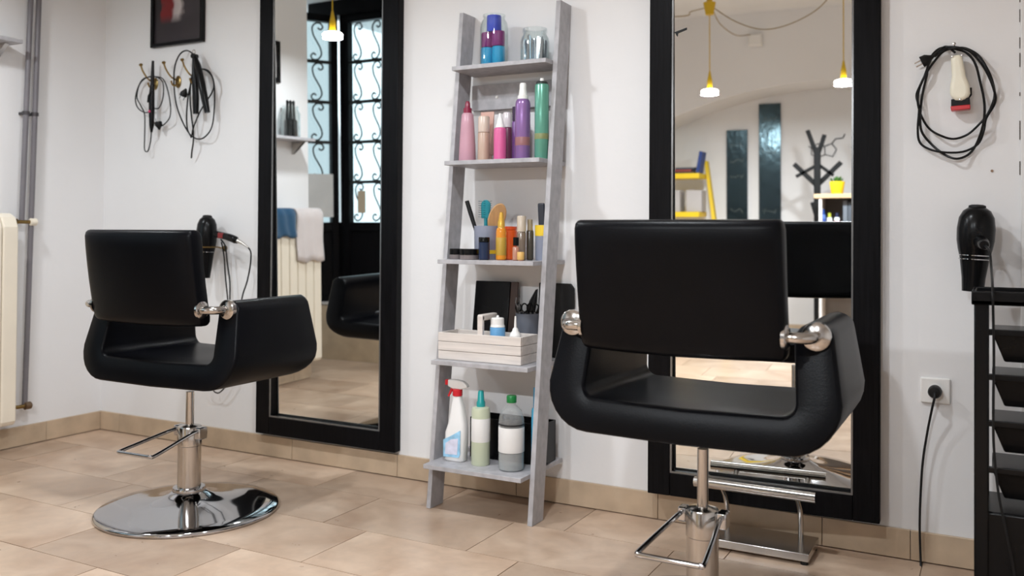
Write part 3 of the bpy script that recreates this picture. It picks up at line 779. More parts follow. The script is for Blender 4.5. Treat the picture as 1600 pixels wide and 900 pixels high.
plug(t, at(248, 196, y=-0.045), at(246, 185, y=-0.045)-at(248, 197, y=-0.045), RUBBER)

# straightener hanging on the third hook
t = thing('hair_straightener', 'black two-arm hair straightener with wide looped cord on a brass hook', 'hair iron', W(304, 170, -0.06))
def bar_(pts, w):
    b = nb(); n = len(pts)
    tube(b, pts, w, 10); return b
hr = [WP(304, 86, -0.055), WP(309, 102, -0.06), WP(315, 130, -0.065), WP(320, 155, -0.065), WP(324, 176, -0.06)]
obj('arm', bar_(hr, [0.008, 0.015, 0.017, 0.016, 0.013]), BLACKPL, t, world=True)
hr = [WP(303, 90, -0.05), WP(304, 110, -0.05), WP(305, 130, -0.05), WP(306, 155, -0.05), WP(306, 178, -0.05)]
obj('arm', bar_(hr, [0.008, 0.013, 0.015, 0.015, 0.013]), BLACKPL, t, world=True)
obj('hinge', lathe(nb(), [(0.012, -0.014), (0.012, 0.014)], 16, WP(304, 88, -0.053), (0, 1, 0)), BLACKMAT, t, world=True)
obj('hanging_ring', tube(nb(), [WP(303+2.2*math.cos(k), 81+3*math.sin(k), -0.05) for k in [i*PI/6 for i in range(12)]], 0.002, 6, True), STEEL, t, world=True)
obj('cord', cable([(303, 85, -0.05), (292, 79), (281, 85), (273, 105), (272, 135), (276, 165), (286, 192), (297, 211), (299, 214), (302, 200), (310, 180), (318, 165), (331, 145), (334, 130), (328, 113), (317, 108), (305, 115), (296, 140), (292, 170), (292, 195), (296, 209), (308, 217), (320, 214), (331, 198), (335, 165), (334, 128), (325, 112), (312, 108), (300, 118), (297, 150), (299, 180), (302, 205), (302, 222), (300, 235), (299, 247)], 0.0036), RUBBER, t, world=True)
plug(t, at(288, 145, y=-0.05), at(284, 154, y=-0.05)-at(288, 145, y=-0.05), RUBBER)

# hair dryer in a ring holder by the left mirror
def dryer(label, top, bot, y, rbody, rnoz, band_f, material):
    t = thing('hair_dryer', label, 'hair dryer', at(bot[0], bot[1], y=y))
    A, B = at(*top, y=y), at(*bot, y=y); ln = (B-A).length; d = B-A
    prof = [(0.0, 0.0), (0.45, 0.01), (0.72, 0.05), (0.92, 0.13), (1.0, 0.26), (0.98, 0.40), (0.90, 0.50), (0.80, 0.585), (0.78, 0.60), (0.74, 0.66), (0.62, 0.84), (rnoz/rbody, 0.98), (rnoz/rbody, 1.0), (0.0, 1.0)]
    bd = obj('body', lathe(nb(), [(r*rbody, h*ln) for r, h in prof], 32, A, d), material, t, world=True)
    for f in (band_f, band_f+0.045):
        o = obj('silver_band', lathe(nb(), [(0.80*rbody, -0.0020), (0.835*rbody, -0.0012), (0.835*rbody, 0.0012), (0.80*rbody, 0.0020)], 32, A+d*f, d, cap0=False, cap1=False), CHROME, bd); o.data.transform(Matrix.Translation(-t.location))
    o = obj('vent_cap', lathe(nb(), [(0.46*rbody, 0.0), (0.44*rbody, 0.006), (0.30*rbody, 0.009), (0, 0.010)], 20, A+d*0.012, -d), BLACKMAT, bd); o.data.transform(Matrix.Translation(-t.location))
    return t, A, B
t, A, B = dryer('black hair dryer resting in a brass wall ring beside the mirror', (324, 338), (320, 434), -0.075, 0.047, 0.024, 0.53, BLACKPL)
hp = [at(338, 366, y=-0.085), at(352, 369, y=-0.095), at(364, 373, y=-0.10), at(371, 377, y=-0.10)]
hd = obj('handle', tube(nb(), spline(hp, 4), [0.016]*6+[0.017]*5+[0.012]*2, 14), BLACKPL, t, world=True)
o = obj('switch', box(nb(), -0.016, 0.016, -0.005, 0.005, -0.012, 0.012), plain('dark_red_switch', 120, 24, 30, 0.4), hd, bevel=0.002); o.data.transform(Matrix.Translation(at(345, 368, y=-0.106)-t.location))
obj('cord_sleeve', tube(nb(), [at(371, 376, y=-0.10), at(379, 380, y=-0.10), at(388, 387, y=-0.10)], [0.010, 0.007, 0.004], 10), mat('silver_sleeve', S(190, 186, 180), 0.3, 0.6), t, world=True)
obj('cord', cable([(388, 387, -0.10), (392, 395, -0.095), (391, 415, -0.09), (386, 440, -0.08), (379, 462, -0.07), (375, 490, -0.06), (372, 540, -0.05), (360, 590, -0.04), (345, 612, -0.04), (335, 612, -0.04), (330, 600, -0.04)], 0.0034), RUBBER, t, world=True)
obj('cord_loop', cable([(345, 374, -0.06), (352, 385, -0.05), (355, 410, -0.045), (359, 440, -0.04), (359, 468, -0.04), (358, 500, -0.04), (356, 470, -0.03), (352, 430, -0.03), (350, 400, -0.035), (346, 378, -0.05)], 0.0034), RUBBER, t, world=True)
t = thing('dryer_holder', 'slim brass ring holder fixed to the wall for the hair dryer', 'holder', at(340, 382, y=0))
c0 = A+(B-A)*0.50
obj('ring', tube(nb(), [(c0.x+0.050*math.cos(k), c0.y+0.050*math.sin(k), c0.z) for k in [i*2*PI/32 for i in range(32)]], 0.003, 8, True), BRASS, t, world=True)
obj('arm', tube(nb(), [(c0.x+0.035, c0.y+0.037, c0.z), (c0.x+0.045, -0.015, c0.z-0.006), (c0.x+0.045, 0, c0.z-0.006)], 0.0035, 8), BRASS, t, world=True)
obj('wall_plate', lathe(nb(), [(0.014, 0), (0.014, 0.003), (0, 0.006)], 16, (c0.x+0.045, 0, c0.z-0.006), (0, -1, 0)), BRASS, t, world=True)

# clipper with coiled cord right of the mirrors
t = thing('hair_clipper', 'cream hair clipper with red guard hanging inside its coiled black cord', 'clipper', at(1500, 172, y=-0.03))
yb0 = -0.035
def clip_outline():
    return [(1485, 87), (1502, 83), (1506, 100), (1509, 118), (1515, 132), (1516, 145), (1511, 155), (1502, 158), (1492, 157), (1484, 150), (1484, 135), (1487, 118), (1486, 100)]
def plate_(px, y0_, y1_):
    b = nb()
    P0 = [at(a, c, y=y1_) for a, c in px]
    lo = [b.verts.new((p.x, y0_, p.z)) for p in P0]; hi = [b.verts.new((p.x, y1_, p.z)) for p in P0]
    ring_faces(b, [lo, hi]); return b
body = obj('body', plate_(clip_outline(), -0.015, -0.052), mat('cream_plastic', S(240, 234, 214), 0.3, var=0.02), t, world=True, bevel=0.012, bseg=4)
for q in ((1488, 88), (1503, 86), (1500, 155)):
    o = obj('screw', lathe(nb(), [(0.0030, 0), (0.0026, 0.002), (0, 0.0022)], 10, at(*q, y=-0.052), (0, -1, 0)), STEEL, body); o.data.transform(Matrix.Translation(-t.location))
obj('blade_block', plate_([(1486, 155), (1515, 152), (1516, 165), (1486, 167)], -0.018, -0.046), BLACKMAT, t, world=True, bevel=0.002)
obj('guard', plate_([(1485, 166), (1516, 163), (1516, 170), (1486, 173)], -0.014, -0.050), plain('red_guard', 196, 34, 40, 0.3), t, world=True, bevel=0.002)
obj('lever', tube(nb(), [at(1512, 155, y=-0.03), at(1517, 148, y=-0.03), at(1517, 137, y=-0.03)], 0.003, 8), BLACKMAT, t, world=True)
loop = [(1492, 82, -0.03), (1480, 73), (1470, 77), (1455, 92), (1445, 118), (1436, 140), (1434, 160), (1440, 182), (1452, 201), (1470, 212), (1490, 217), (1512, 210), (1532, 192), (1545, 175), (1554, 150), (1550, 125), (1540, 103), (1528, 86), (1510, 76), (1495, 75), (1475, 80), (1460, 96), (1447, 115), (1437, 135), (1432, 150), (1436, 170), (1434, 200), (1437, 222), (1452, 233), (1475, 238), (1505, 237), (1528, 225), (1537, 205), (1541, 185), (1555, 160), (1553, 140), (1543, 115), (1530, 95), (1515, 80), (1495, 74), (1475, 74), (1462, 80), (1452, 95), (1448, 118), (1441, 150), (1438, 180), (1440, 205), (1455, 225), (1475, 241), (1495, 248), (1515, 240), (1528, 220), (1537, 190), (1538, 160), (1532, 130), (1524, 100), (1512, 84), (1498, 78), (1480, 76), (1468, 82), (1461, 88)]
obj('cord', cable(loop, 0.0037, 5, y=-0.022, jit=0.012), RUBBER, t, world=True)
plug(t, at(1448, 93, y=-0.03), at(1440, 97, y=-0.03)-at(1462, 86, y=-0.03), RUBBER)
nl = at(1492, 75, y=0)
tag(center_origin(obj('wall_nail', lathe(nb(), [(0.0022, 0), (0.0022, 0.045), (0.005, 0.046), (0, 0.048)], 10, nl, (0, -1, 0.1)), STEEL)), 'steel nail holding up the hair clipper cord', 'nail')
n2 = at(1550, 267, y=0)
tag(center_origin(obj('wall_plug', lathe(nb(), [(0.004, 0), (0.004, 0.003), (0, 0.0035)], 10, n2, (0, -1, 0)), plain('brown_plug', 150, 120, 96, 0.6))), 'tiny brown screw plug in the wall below the clipper cord', 'screw')

# hair dryer hanging nose down by the trolley
t, A, B = dryer('black hair dryer with silver bands hanging nose down above the trolley', (1527, 323), (1520, 455), -0.085, 0.052, 0.030, 0.575, BLACKPL)
obj('handle_stub', tube(nb(), spline([at(1532, 378, y=-0.125), at(1535, 380, y=-0.17), at(1538, 383, y=-0.215)], 4), [0.020, 0.020, 0.019, 0.018, 0.018, 0.017, 0.016, 0.015, 0.012], 16), BLACKPL, t, world=True)
for s, q in ((-1, (1500, 368)), (1, (1553, 368))):
    obj('side_knob', lathe(nb(), [(0.009, 0), (0.009, 0.006), (0, 0.008)], 14, at(*q, y=-0.085)-Vector((s*0.005, 0, 0)), (s, 0, 0)), BLACKMAT, t, world=True)
obj('cord', cable([(1539, 384, -0.215), (1546, 392, -0.26), (1549, 420, -0.32), (1551, 452, -0.478), (1552, 500, -0.478), (1553, 560, -0.47), (1552, 640, -0.47), (1553, 700, -0.47), (1560, 770, -0.475), (1574, 840, -0.48), (1585, 900, -0.48), (1588, 960, -0.49), (1590, 1000, -0.50)], 0.0036), RUBBER, t, world=True)
t2 = thing('dryer_hook', 'small steel wall hook holding the hanging hair dryer', 'hook', (A.x, 0, A.z-0.05))
obj('hook_arm', tube(nb(), spline([(A.x-0.02, 0, A.z-0.06), (A.x-0.02, -0.03, A.z-0.06), (A.x-0.02, -0.04, A.z-0.04)], 5), 0.003, 8), STEEL, t2, world=True)
obj('hook_plate', lathe(nb(), [(0.012, 0), (0.012, 0.003), (0, 0.004)], 14, (A.x-0.02, 0, A.z-0.06), (0, -1, 0)), STEEL, t2, world=True)

# socket, plug and lead
oc = at(1461.5, 610, y=0)
t = thing('wall_socket', 'white square wall socket right of the mirrors', 'socket', (oc.x, 0, oc.z-0.04))
obj('plate', box(nb(), oc.x-0.0425, oc.x+0.0425, -0.010, 0, oc.z-0.040, oc.z+0.040), WHITEPL, t, world=True, bevel=0.006, bseg=3)
obj('insert', lathe(nb(), [(0.021, 0), (0.021, 0.003), (0.0, 0.003)], 28, (oc.x, -0.010, oc.z), (0, -1, 0)), WHITEPL, t, world=True)
t = thing('power_lead', 'black power lead plugged into the wall socket and dropping to the floor', 'cable', (oc.x, -0.05, 0.0))
obj('plug', lathe(nb(), [(0.019, 0.0), (0.0195, 0.006), (0.0195, 0.026), (0.016, 0.034), (0.0, 0.036)], 24, (oc.x, -0.0132, oc.z), (0, -1, 0)), RUBBER, t, world=True)
obj('cord', cable([(1460.5, 612, -0.045), (1460, 622, -0.058), (1456, 640, -0.05), (1449, 675, -0.035), (1442, 720, -0.03), (1438.5, 770, -0.028), (1437, 820, -0.026), (1438, 860, -0.028), (1439, 890, -0.05), (1440, 930, -0.14), (1450, 960, -0.20)], 0.0036), RUBBER, t, world=True)

# ================================================================== THINGS ON THE LADDER SHELF
def bottle(name, label, cat, x, y, z, parts, seg=24, group=None, flat=1.0):
    """parts: (part name, profile of (radius, height), material)"""
    if len(parts) == 1:
        o = obj(name, lathe(nb(), parts[0][1], seg, sy=flat), parts[0][2]); o.location = (x, y, z)
        return tag(o, label, cat, group)
    t = thing(name, label, cat, (x, y, z), 0, group)
    for pn, prof, mt in parts:
        obj(pn, lathe(nb(), prof, seg, sy=flat), mt, t)
    return t
def bodyp(r, h, sh=0.010, neck=None, nh=0.0, foot=0.004):
    p = [(0.0, 0.0), (r-foot, 0.0), (r, foot), (r, h-sh), (r*0.93, h-sh*0.4)]
    if neck: p += [(neck+(r-neck)*0.45, h), (neck, h+0.004), (neck, h+0.004+nh), (0, h+0.004+nh)]
    else: p += [(r*0.8, h), (0, h)]
    return p
# --- top shelf
z = 1.652
t = thing('glass_jar', 'tall clear jar with blue, purple and turquoise tubs inside', 'jar', (-1.69, -0.105, z))
obj('glass', lathe(nb(), [(0.0, 0.0), (0.050, 0.0), (0.054, 0.005), (0.054, 0.150), (0.050, 0.168), (0.041, 0.180), (0.040, 0.186), (0.043, 0.190), (0.043, 0.197), (0.040, 0.198), (0.0385, 0.186), (0.048, 0.166), (0.0515, 0.150), (0.0515, 0.006), (0.0, 0.004)], 36, cap0=False, cap1=False), GLASSM, t)
TURQ, PURP, BLUE = plain('turquoise_foam', 0, 158, 208, 0.45), plain('purple_foam', 134, 26, 116, 0.45), plain('blue_foam', 34, 66, 196, 0.45)
def roller(label, dx, dy, zz, r, h, mt):
    o = obj('hair_roller', lathe(nb(), [(r*0.55, 0), (r*0.95, 0), (r, 0.003), (r, h-0.003), (r*0.95, h), (r*0.55, h)], 24, cap0=False, cap1=False), mt)
    o.data.flip_normals() if False else None
    o.location = (-1.69+dx, -0.105+dy, z+zz); tag(o, label, 'hair roller', 'rollers in the tall glass jar')
roller('turquoise hair roller at the bottom of the tall glass jar', -0.026, -0.004, 0.006, 0.0245, 0.066, TURQ)
roller('turquoise hair roller at the bottom of the tall glass jar', 0.025, -0.008, 0.006, 0.0245, 0.066, TURQ)
roller('purple hair roller in the middle of the tall glass jar', -0.026, -0.004, 0.074, 0.0235, 0.056, PURP)
roller('purple hair roller in the middle of the tall glass jar', 0.024, -0.010, 0.074, 0.0255, 0.056, PURP)
roller('blue hair roller standing in the neck of the tall glass jar', 0.0, 0.0, 0.132, 0.028, 0.062, BLUE)
t = thing('glass_jar', 'short clear jar packed with silver hair clips', 'jar', (-1.515, -0.105, z))
obj('glass', lathe(nb(), [(0.0, 0.0), (0.050, 0.0), (0.054, 0.005), (0.0545, 0.075), (0.051, 0.092), (0.043, 0.103), (0.042, 0.110), (0.046, 0.113), (0.046, 0.126), (0.042, 0.128), (0.0405, 0.112), (0.049, 0.092), (0.052, 0.075), (0.0515, 0.006), (0.0, 0.004)], 36, cap0=False, cap1=False), GLASSM, t)
random.seed(11)
CLIPM = mat('clip_steel', (0.62, 0.66, 0.72, 1), 0.22, 1.0, var=0.1)
b0 = nb(); box(b0, -0.0048, 0.0048, -0.0014, 0.0006, 0, 0.082); box(b0, -0.0040, 0.0040, 0.0012, 0.0024, 0.004, 0.090); cyl(b0, (-0.006, 0.0005, 0.070), (0.006, 0.0005, 0.070), 0.0022, seg=8)
cme = bpy.data.meshes.new('hair_clip'); b0.to_mesh(cme); b0.free(); cme.materials.append(CLIPM)
for i in range(34):
    a = i*2.399; rr_ = 0.041*math.sqrt((i+0.5)/34)
    o = bpy.data.objects.new('hair_clip', cme); C.objects.link(o)
    o.location = (-1.515+rr_*math.cos(a), -0.105+rr_*math.sin(a), z+0.006)
    o.rotation_euler = (random.uniform(-0.07, 0.07), random.uniform(-0.07, 0.07), random.uniform(0, PI)); o.scale = (1, 1, random.uniform(0.85, 1.06))
    tag(o, 'silver hair clip standing in the short glass jar', 'hair clip', 'hair clips in the short jar')
# --- second shelf
z = 1.287
PINKD = plain('dusky_pink_plastic', 192, 146, 160, 0.35)
bottle('spray_bottle', 'tall dusky pink bottle with dark red spray nozzle', 'bottle', -1.778, -0.150, z, [
    ('body', [(0, 0), (0.031, 0), (0.033, 0.004), (0.031, 0.06), (0.026, 0.14), (0.0225, 0.180), (0.018, 0.186), (0, 0.186)], PINKD),
    ('nozzle', [(0.0, 0.186), (0.016, 0.186), (0.016, 0.205), (0.011, 0.207), (0.009, 0.226), (0.006, 0.232), (0, 0.233)], plain('dark_red_nozzle', 132, 30, 62, 0.3))])
t = thing('cream_tube', 'peach squeeze tube standing on its cap behind the beige bottle', 'tube', (-1.722, -0.095, z))
b = nb(); hexa(b, [(-0.020, -0.016, 0.028), (0.020, -0.016, 0.028), (0.020, 0.016, 0.028), (-0.020, 0.016, 0.028)], [(-0.030, -0.002, 0.195), (0.030, -0.002, 0.195), (0.030, 0.002, 0.195), (-0.030, 0.002, 0.195)])
obj('tube_body', b, plain('peach_tube', 206, 164, 150, 0.4), t, bevel=0.006, bseg=3)
obj('cap', lathe(nb(), [(0, 0), (0.018, 0), (0.019, 0.003), (0.019, 0.028), (0, 0.028)], 24), plain('peach_cap', 204, 160, 146, 0.4), t)
bottle('lotion_bottle', 'slim beige lotion bottle with pale cap', 'bottle', -1.706, -0.150, z, [
    ('body', bodyp(0.0225, 0.110, 0.004), plain('beige_lotion', 182, 154, 136, 0.35)), ('cap', [(0, 0.110), (0.0215, 0.110), (0.0215, 0.166), (0.019, 0.170), (0, 0.170)], plain('pale_cap', 204, 184, 170, 0.3))])
bottle('tint_bottle', 'small bright pink bottle with white nozzle', 'bottle', -1.630, -0.160, z, [
    ('body', bodyp(0.0235, 0.122, 0.008), plain('bright_pink', 208, 92, 146, 0.35)), ('nozzle', [(0, 0.122), (0.0165, 0.122), (0.0165, 0.132), (0.0135, 0.136), (0.0105, 0.155), (0.006, 0.162), (0.005, 0.176), (0, 0.176)], WHITEPL)])
bottle('foam_bottle', 'dark plum bottle with clear cap behind the bright pink bottle', 'bottle', -1.632, -0.100, z, [
    ('body', bodyp(0.019, 0.130, 0.006), plain('plum_plastic', 112, 60, 84, 0.3)), ('cap', [(0, 0.130), (0.018, 0.130), (0.018, 0.180), (0.014, 0.187), (0, 0.188)], plain('frosted_cap', 214, 206, 208, 0.2))])
VIO = plain('violet_can', 144, 108, 164, 0.25, metal=0.3)
bottle('mousse_can', 'violet mousse can with white foam nozzle', 'can', -1.540, -0.150, z, [
    ('body', [(0, 0), (0.026, 0), (0.028, 0.003), (0.028, 0.205), (0.026, 0.216), (0.021, 0.224), (0, 0.224)], VIO),
    ('label_band', [(0.0283, 0.052), (0.0285, 0.053), (0.0285, 0.082), (0.0283, 0.083)], plain('copper_band', 150, 102, 104, 0.3)),
    ('nozzle', [(0, 0.222), (0.020, 0.222), (0.020, 0.236), (0.016, 0.240), (0.013, 0.262), (0.013, 0.278), (0.010, 0.284), (0, 0.284)], WHITEPL)])
bottle('hair_cream_tube', 'narrow purple tube with black cap behind the violet can', 'tube', -1.592, -0.105, z, [
    ('body', bodyp(0.0155, 0.150, 0.004), plain('deep_purple', 116, 76, 138, 0.35)), ('cap', [(0, 0.150), (0.0145, 0.150), (0.0145, 0.205), (0, 0.206)], plain('aubergine_cap', 52, 34, 62, 0.35))])
bottle('hairspray_can', 'tall mint green hairspray can with gold band', 'can', -1.462, -0.150, z, [
    ('body', [(0, 0), (0.024, 0), (0.026, 0.003), (0.026, 0.268), (0.024, 0.273), (0, 0.273)], plain('mint_can', 98, 160, 140, 0.25, metal=0.25)),
    ('label_band', [(0.0263, 0.072), (0.0265, 0.073), (0.0265, 0.092), (0.0263, 0.093)], plain('gold_band', 128, 136, 92, 0.35)),
    ('rim', [(0.0, 0.273), (0.022, 0.273), (0.022, 0.280), (0.018, 0.284), (0, 0.284)], plain('dark_rim', 40, 48, 46, 0.3)),
    ('button', [(0, 0.284), (0.008, 0.284), (0.007, 0.296), (0, 0.297)], WHITEPL)])
# --- third shelf
z = 0.917
GREYCUP = plain('grey_blue_cup', 138, 143, 160, 0.5)
YBAND = plain('yellow_band', 236, 200, 50, 0.5)
def cup(label, x, y, zz, r, h, band, mt, lbl='cup'):
    t = thing('tool_cup', label, 'cup', (x, y, zz))
    obj('wall', lathe(nb(), [(0, 0), (r*0.93, 0), (r*0.95, 0.002), (r, h), (r-0.003, h), (r*0.95-0.003, 0.004), (0, 0.004)], 32, cap0=False, cap1=False), mt, t)
    if band: obj('band', lathe(nb(), [(r*0.95+(r*0.05)*band[0]/h+0.0006, band[0]), (r*0.95+(r*0.05)*band[1]/h+0.0006, band[1])], 32, cap0=False, cap1=False), YBAND, t)
    return t
cx3, cy3 = -1.690, -0.148
cup('grey cup with yellow foot band holding the paddle brush', cx3, cy3, z, 0.049, 0.126, (0.022, 0.036), GREYCUP)
def brush_at(o, base, tip_dir, spin=0.0):
    q = Vector((0, 0, 1)).rotation_difference(Vector(tip_dir).normalized())
    o.location = base; o.rotation_mode = 'QUATERNION'; o.rotation_quaternion = q @ Matrix.Rotation(spin, 3, 'Z').to_quaternion()
# black tail comb handle
o = tag(obj('comb', tube(nb(), [(0, 0, 0), (0, 0, 0.10), (0, 0, 0.18), (0, 0, 0.228)], [0.005, 0.007, 0.009, 0.0085], 10), BLACKMAT), 'black brush handle leaning out of the grey cup', 'brush')
brush_at(o, (cx3-0.004, cy3-0.012, z+0.006), (-0.062, 0.0, 0.17))
# teal vent brush
t = thing('vent_brush', 'teal vent brush with fine bristles standing in the grey cup', 'brush', (cx3-0.010, cy3+0.014, z+0.040))
TEAL = plain('teal_plastic', 26, 130, 142, 0.35)
obj('handle', cyl(nb(), (0, 0, -0.034), (-0.004, 0, 0.116), 0.007, seg=12), TEAL, t)
hb = nb(); hp_ = []
for k in range(13):
    a = PI*k/12; hp_.append((-0.004+0.020*math.cos(a), 0.165+0.020*math.sin(a)))
hp_ += [(-0.022, 0.115), (0.012, 0.115)]
prism(hb, hp_, -0.004, 0.004, 'xz'); hd_ = obj('head', hb, TEAL, t, bevel=0.002)
bs = nb()
for i in range(8):
    for j in range(3):
        zq = 0.120+i*0.0085
        cyl(bs, (-0.018+j*0.014, -0.004, zq), (-0.024+j*0.020, -0.020, zq), 0.0008, seg=5)
    cyl(bs, (-0.022, 0, 0.120+i*0.0085), (-0.034, -0.004, 0.121+i*0.0085), 0.0009, seg=5)
    cyl(bs, (0.014, 0, 0.120+i*0.0085), (0.024, -0.004, 0.121+i*0.0085), 0.0009, seg=5)
o = obj('bristles', bs, plain('dark_teal', 20, 84, 96, 0.4), hd_); o['kind'] = 'stuff'
# wooden paddle brush
t = thing('paddle_brush', 'oval wooden paddle brush with black pad standing in the grey cup', 'brush', (cx3-0.012, cy3-0.006, z+0.014))
WOODB = mat('light_brush_wood', S(188, 146, 100), 0.5, var=0.12, vscale=18, stretch=(6, 6, 0.8))
def oval(bm, rx, rz, y0_, y1_, zc, n=28): return prism(bm, [(rx*math.cos(2*PI*k/n), zc+rz*math.sin(2*PI*k/n)) for k in range(n)], y0_, y1_, 'xz')
tilt = Matrix.Rotation(R(22), 4, 'Y') @ Matrix.Rotation(R(38), 4, 'Z')
for nm, bmk, mt, bv in (('handle', tube(nb(), [(0, 0, 0), (0, 0, 0.08), (0, 0, 0.10)], [0.008, 0.009, 0.010], 10), WOODB, 0), ('head', oval(nb(), 0.032, 0.056, -0.005, 0.005, 0.155), WOODB, 0.003), ('pad', oval(nb(), 0.030, 0.054, 0.005, 0.015, 0.155), BLACKMAT, 0.003)):
    o = obj(nm, bmk, mt, t, bevel=bv); o.data.transform(tilt)
def tub(label, x, y, r, h):
    bottle('cream_tub', label, 'tub', x, y, z, [('base', [(0, 0), (r*0.92, 0), (r*0.97, 0.002), (r*0.97, h*0.5), (0, h*0.5)], plain('frosted_tub', 120, 112, 112, 0.25)), ('lid', [(0, h*0.45), (r, h*0.45), (r, h-0.002), (r-0.002, h), (0, h)], BLACKPL)], 30)
tub('low black lidded cream tub at the outer end of the row', -1.790, -0.205, 0.026, 0.040)
tub('wider low black lidded cream tub in front of the grey cup', -1.724, -0.222, 0.036, 0.040)
bottle('styling_jar', 'dark navy styling jar with black lid beside the grey cup', 'jar', -1.656, -0.228, z, [('body', bodyp(0.0205, 0.066, 0.002), plain('navy_glass', 30, 44, 72, 0.2)), ('lid', [(0, 0.066), (0.0205, 0.066), (0.0205, 0.082), (0.019, 0.084), (0, 0.084)], BLACKPL)])
bottle('oil_bottle', 'amber oil bottle with golden spray cap', 'bottle', -1.600, -0.200, z, [
    ('body', bodyp(0.0195, 0.118, 0.014), plain('amber_oil', 214, 136, 40, 0.12)), ('label_patch', [(0.0196, 0.018), (0.0199, 0.019), (0.0199, 0.082), (0.0196, 0.083)], plain('olive_label', 186, 150, 60, 0.4)),
    ('cap', [(0, 0.118), (0.0135, 0.118), (0.0135, 0.140), (0.010, 0.150), (0.008, 0.166), (0.006, 0.176), (0, 0.177)], plain('golden_cap', 216, 170, 70, 0.25, metal=0.4))])
t = thing('hair_mask_pot', 'bright orange bottle behind the amber oil bottle', 'bottle', (-1.603, -0.135, z))
obj('body', lathe(nb(), bodyp(0.031, 0.112, 0.004), 28), plain('bright_orange', 226, 92, 36, 0.3), t)
obj('lid', lathe(nb(), [(0, 0.112), (0.030, 0.112), (0.030, 0.124), (0, 0.125)], 28), plain('deep_orange', 216, 80, 34, 0.3), t)
bottle('serum_bottle', 'tall clear grey serum bottle with pale cap', 'bottle', -1.532, -0.170, z, [
    ('body', bodyp(0.0165, 0.105, 0.006), plain('smoky_glass', 128, 112, 98, 0.12)), ('cap', [(0, 0.105), (0.0165, 0.105), (0.0165, 0.160), (0.015, 0.163), (0, 0.163)], plain('beige_cap', 196, 182, 164, 0.25))])
bottle('serum_bottle', 'slim dark green serum bottle with steel top beside the yellow topped cup', 'bottle', -1.512, -0.140, z, [
    ('body', bodyp(0.0135, 0.110, 0.005), plain('dark_serum', 74, 68, 58, 0.15)), ('cap', [(0, 0.110), (0.010, 0.110), (0.010, 0.150), (0, 0.151)], plain('champagne_cap', 178, 164, 136, 0.25, metal=0.5))])
bottle('nail_polish', 'little rose bottle with square black cap', 'bottle', -1.527, -0.222, z, [
    ('body', bodyp(0.0125, 0.050, 0.004), plain('rose_glass', 178, 128, 108, 0.15)), ('cap', [(0, 0.054), (0.0105, 0.054), (0.0105, 0.084), (0, 0.085)], BLACKPL)])
bottle('oil_vial', 'tiny vial with golden wooden cap at the shelf edge', 'vial', -1.502, -0.232, z, [
    ('cap', [(0, 0.004), (0.0125, 0.004), (0.0130, 0.006), (0.0130, 0.030), (0.0115, 0.032), (0, 0.032)], plain('golden_wood', 214, 170, 96, 0.4)), ('foot', [(0, 0), (0.0105, 0), (0.0105, 0.004), (0, 0.004)], plain('rose_glass', 178, 128, 108, 0.15))])
cx4 = -1.467; cy4 = -0.120
cup('grey cup with yellow rim band holding a black clipper handle', cx4, cy4, z, 0.031, 0.130, (0.090, 0.1295), GREYCUP)
o = tag(obj('comb', box(nb(), -0.013, 0.013, -0.006, 0.006, 0, 0.205), plain('navy_black', 22, 26, 40, 0.35), bevel=0.005, bseg=3), 'navy black comb handle standing in the yellow rimmed cup', 'comb')
o.location = (cx4+0.002, cy4, z+0.006); o.rotation_euler = (0, R(-3), R(20))
# --- fourth shelf: whitewashed crate and what stands in it
z = 0.547
cr_ = thing('wooden_crate', 'whitewashed slatted wooden crate with handle', 'crate', (-1.655, -0.205, z))
X0, X1, Y0, Y1 = -1.827, -1.480, -0.268, -0.135
for k in range(3):
    za, zb2 = z+0.001+k*0.0335, z+0.001+k*0.0335+0.0318
    j = random.uniform(-0.0012, 0.0012)
    obj('slat', box(nb(), X0, X1, Y0+j, Y0+0.009+j, za, zb2), PALEWOOD, cr_, world=True, bevel=0.0012)
    obj('slat', box(nb(), X0, X1, Y1-0.009, Y1, za, zb2), PALEWOOD, cr_, world=True, bevel=0.0012)
    obj('slat', box(nb(), X0, X0+0.009, Y0+0.0105, Y1-0.0095, za, zb2), PALEWOOD, cr_, world=True, bevel=0.0012)
    obj('slat', box(nb(), X1-0.009, X1, Y0+0.0105, Y1-0.0095, za, zb2), PALEWOOD, cr_, world=True, bevel=0.0012)
obj('bottom', box(nb(), X0+0.0095, X1-0.0095, Y0+0.0105, Y1-0.0095, z+0.001, z+0.007), PALEWOOD, cr_, world=True)
hx = -1.652
for yy in (-0.255, -0.158):
    obj('handle_post', box(nb(), hx-0.011, hx+0.011, yy-0.008, yy+0.008, z+0.008, z+0.168), PALEWOOD, cr_, world=True, bevel=0.003)
obj('handle_bar', box(nb(), hx-0.011, hx+0.011, -0.262, -0.150, z+0.150, z+0.172), PALEWOOD, cr_, world=True, bevel=0.004)
bottle('dye_bottle', 'light blue dye bottle with white cap standing in the crate', 'bottle', -1.604, -0.215, z+0.007, [
    ('body', bodyp(0.028, 0.120, 0.004, foot=0.002), plain('light_blue_label', 112, 172, 220, 0.35)), ('shoulder', [(0.0275, 0.120), (0.0245, 0.128), (0, 0.128)], WHITEPL), ('cap', [(0, 0.128), (0.0235, 0.128), (0.0235, 0.150), (0.021, 0.153), (0.006, 0.154), (0.004, 0.162), (0, 0.162)], WHITEPL)])
bottle('tint_tube', 'olive gold tint tube between handle and blue bottle', 'tube', -1.634, -0.182, z+0.007, [('body', bodyp(0.013, 0.118, 0.003), plain('olive_gold', 176, 152, 40, 0.3)), ('cap', [(0, 0.118), (0.010, 0.118), (0.010, 0.128), (0, 0.129)], BLACKPL)])
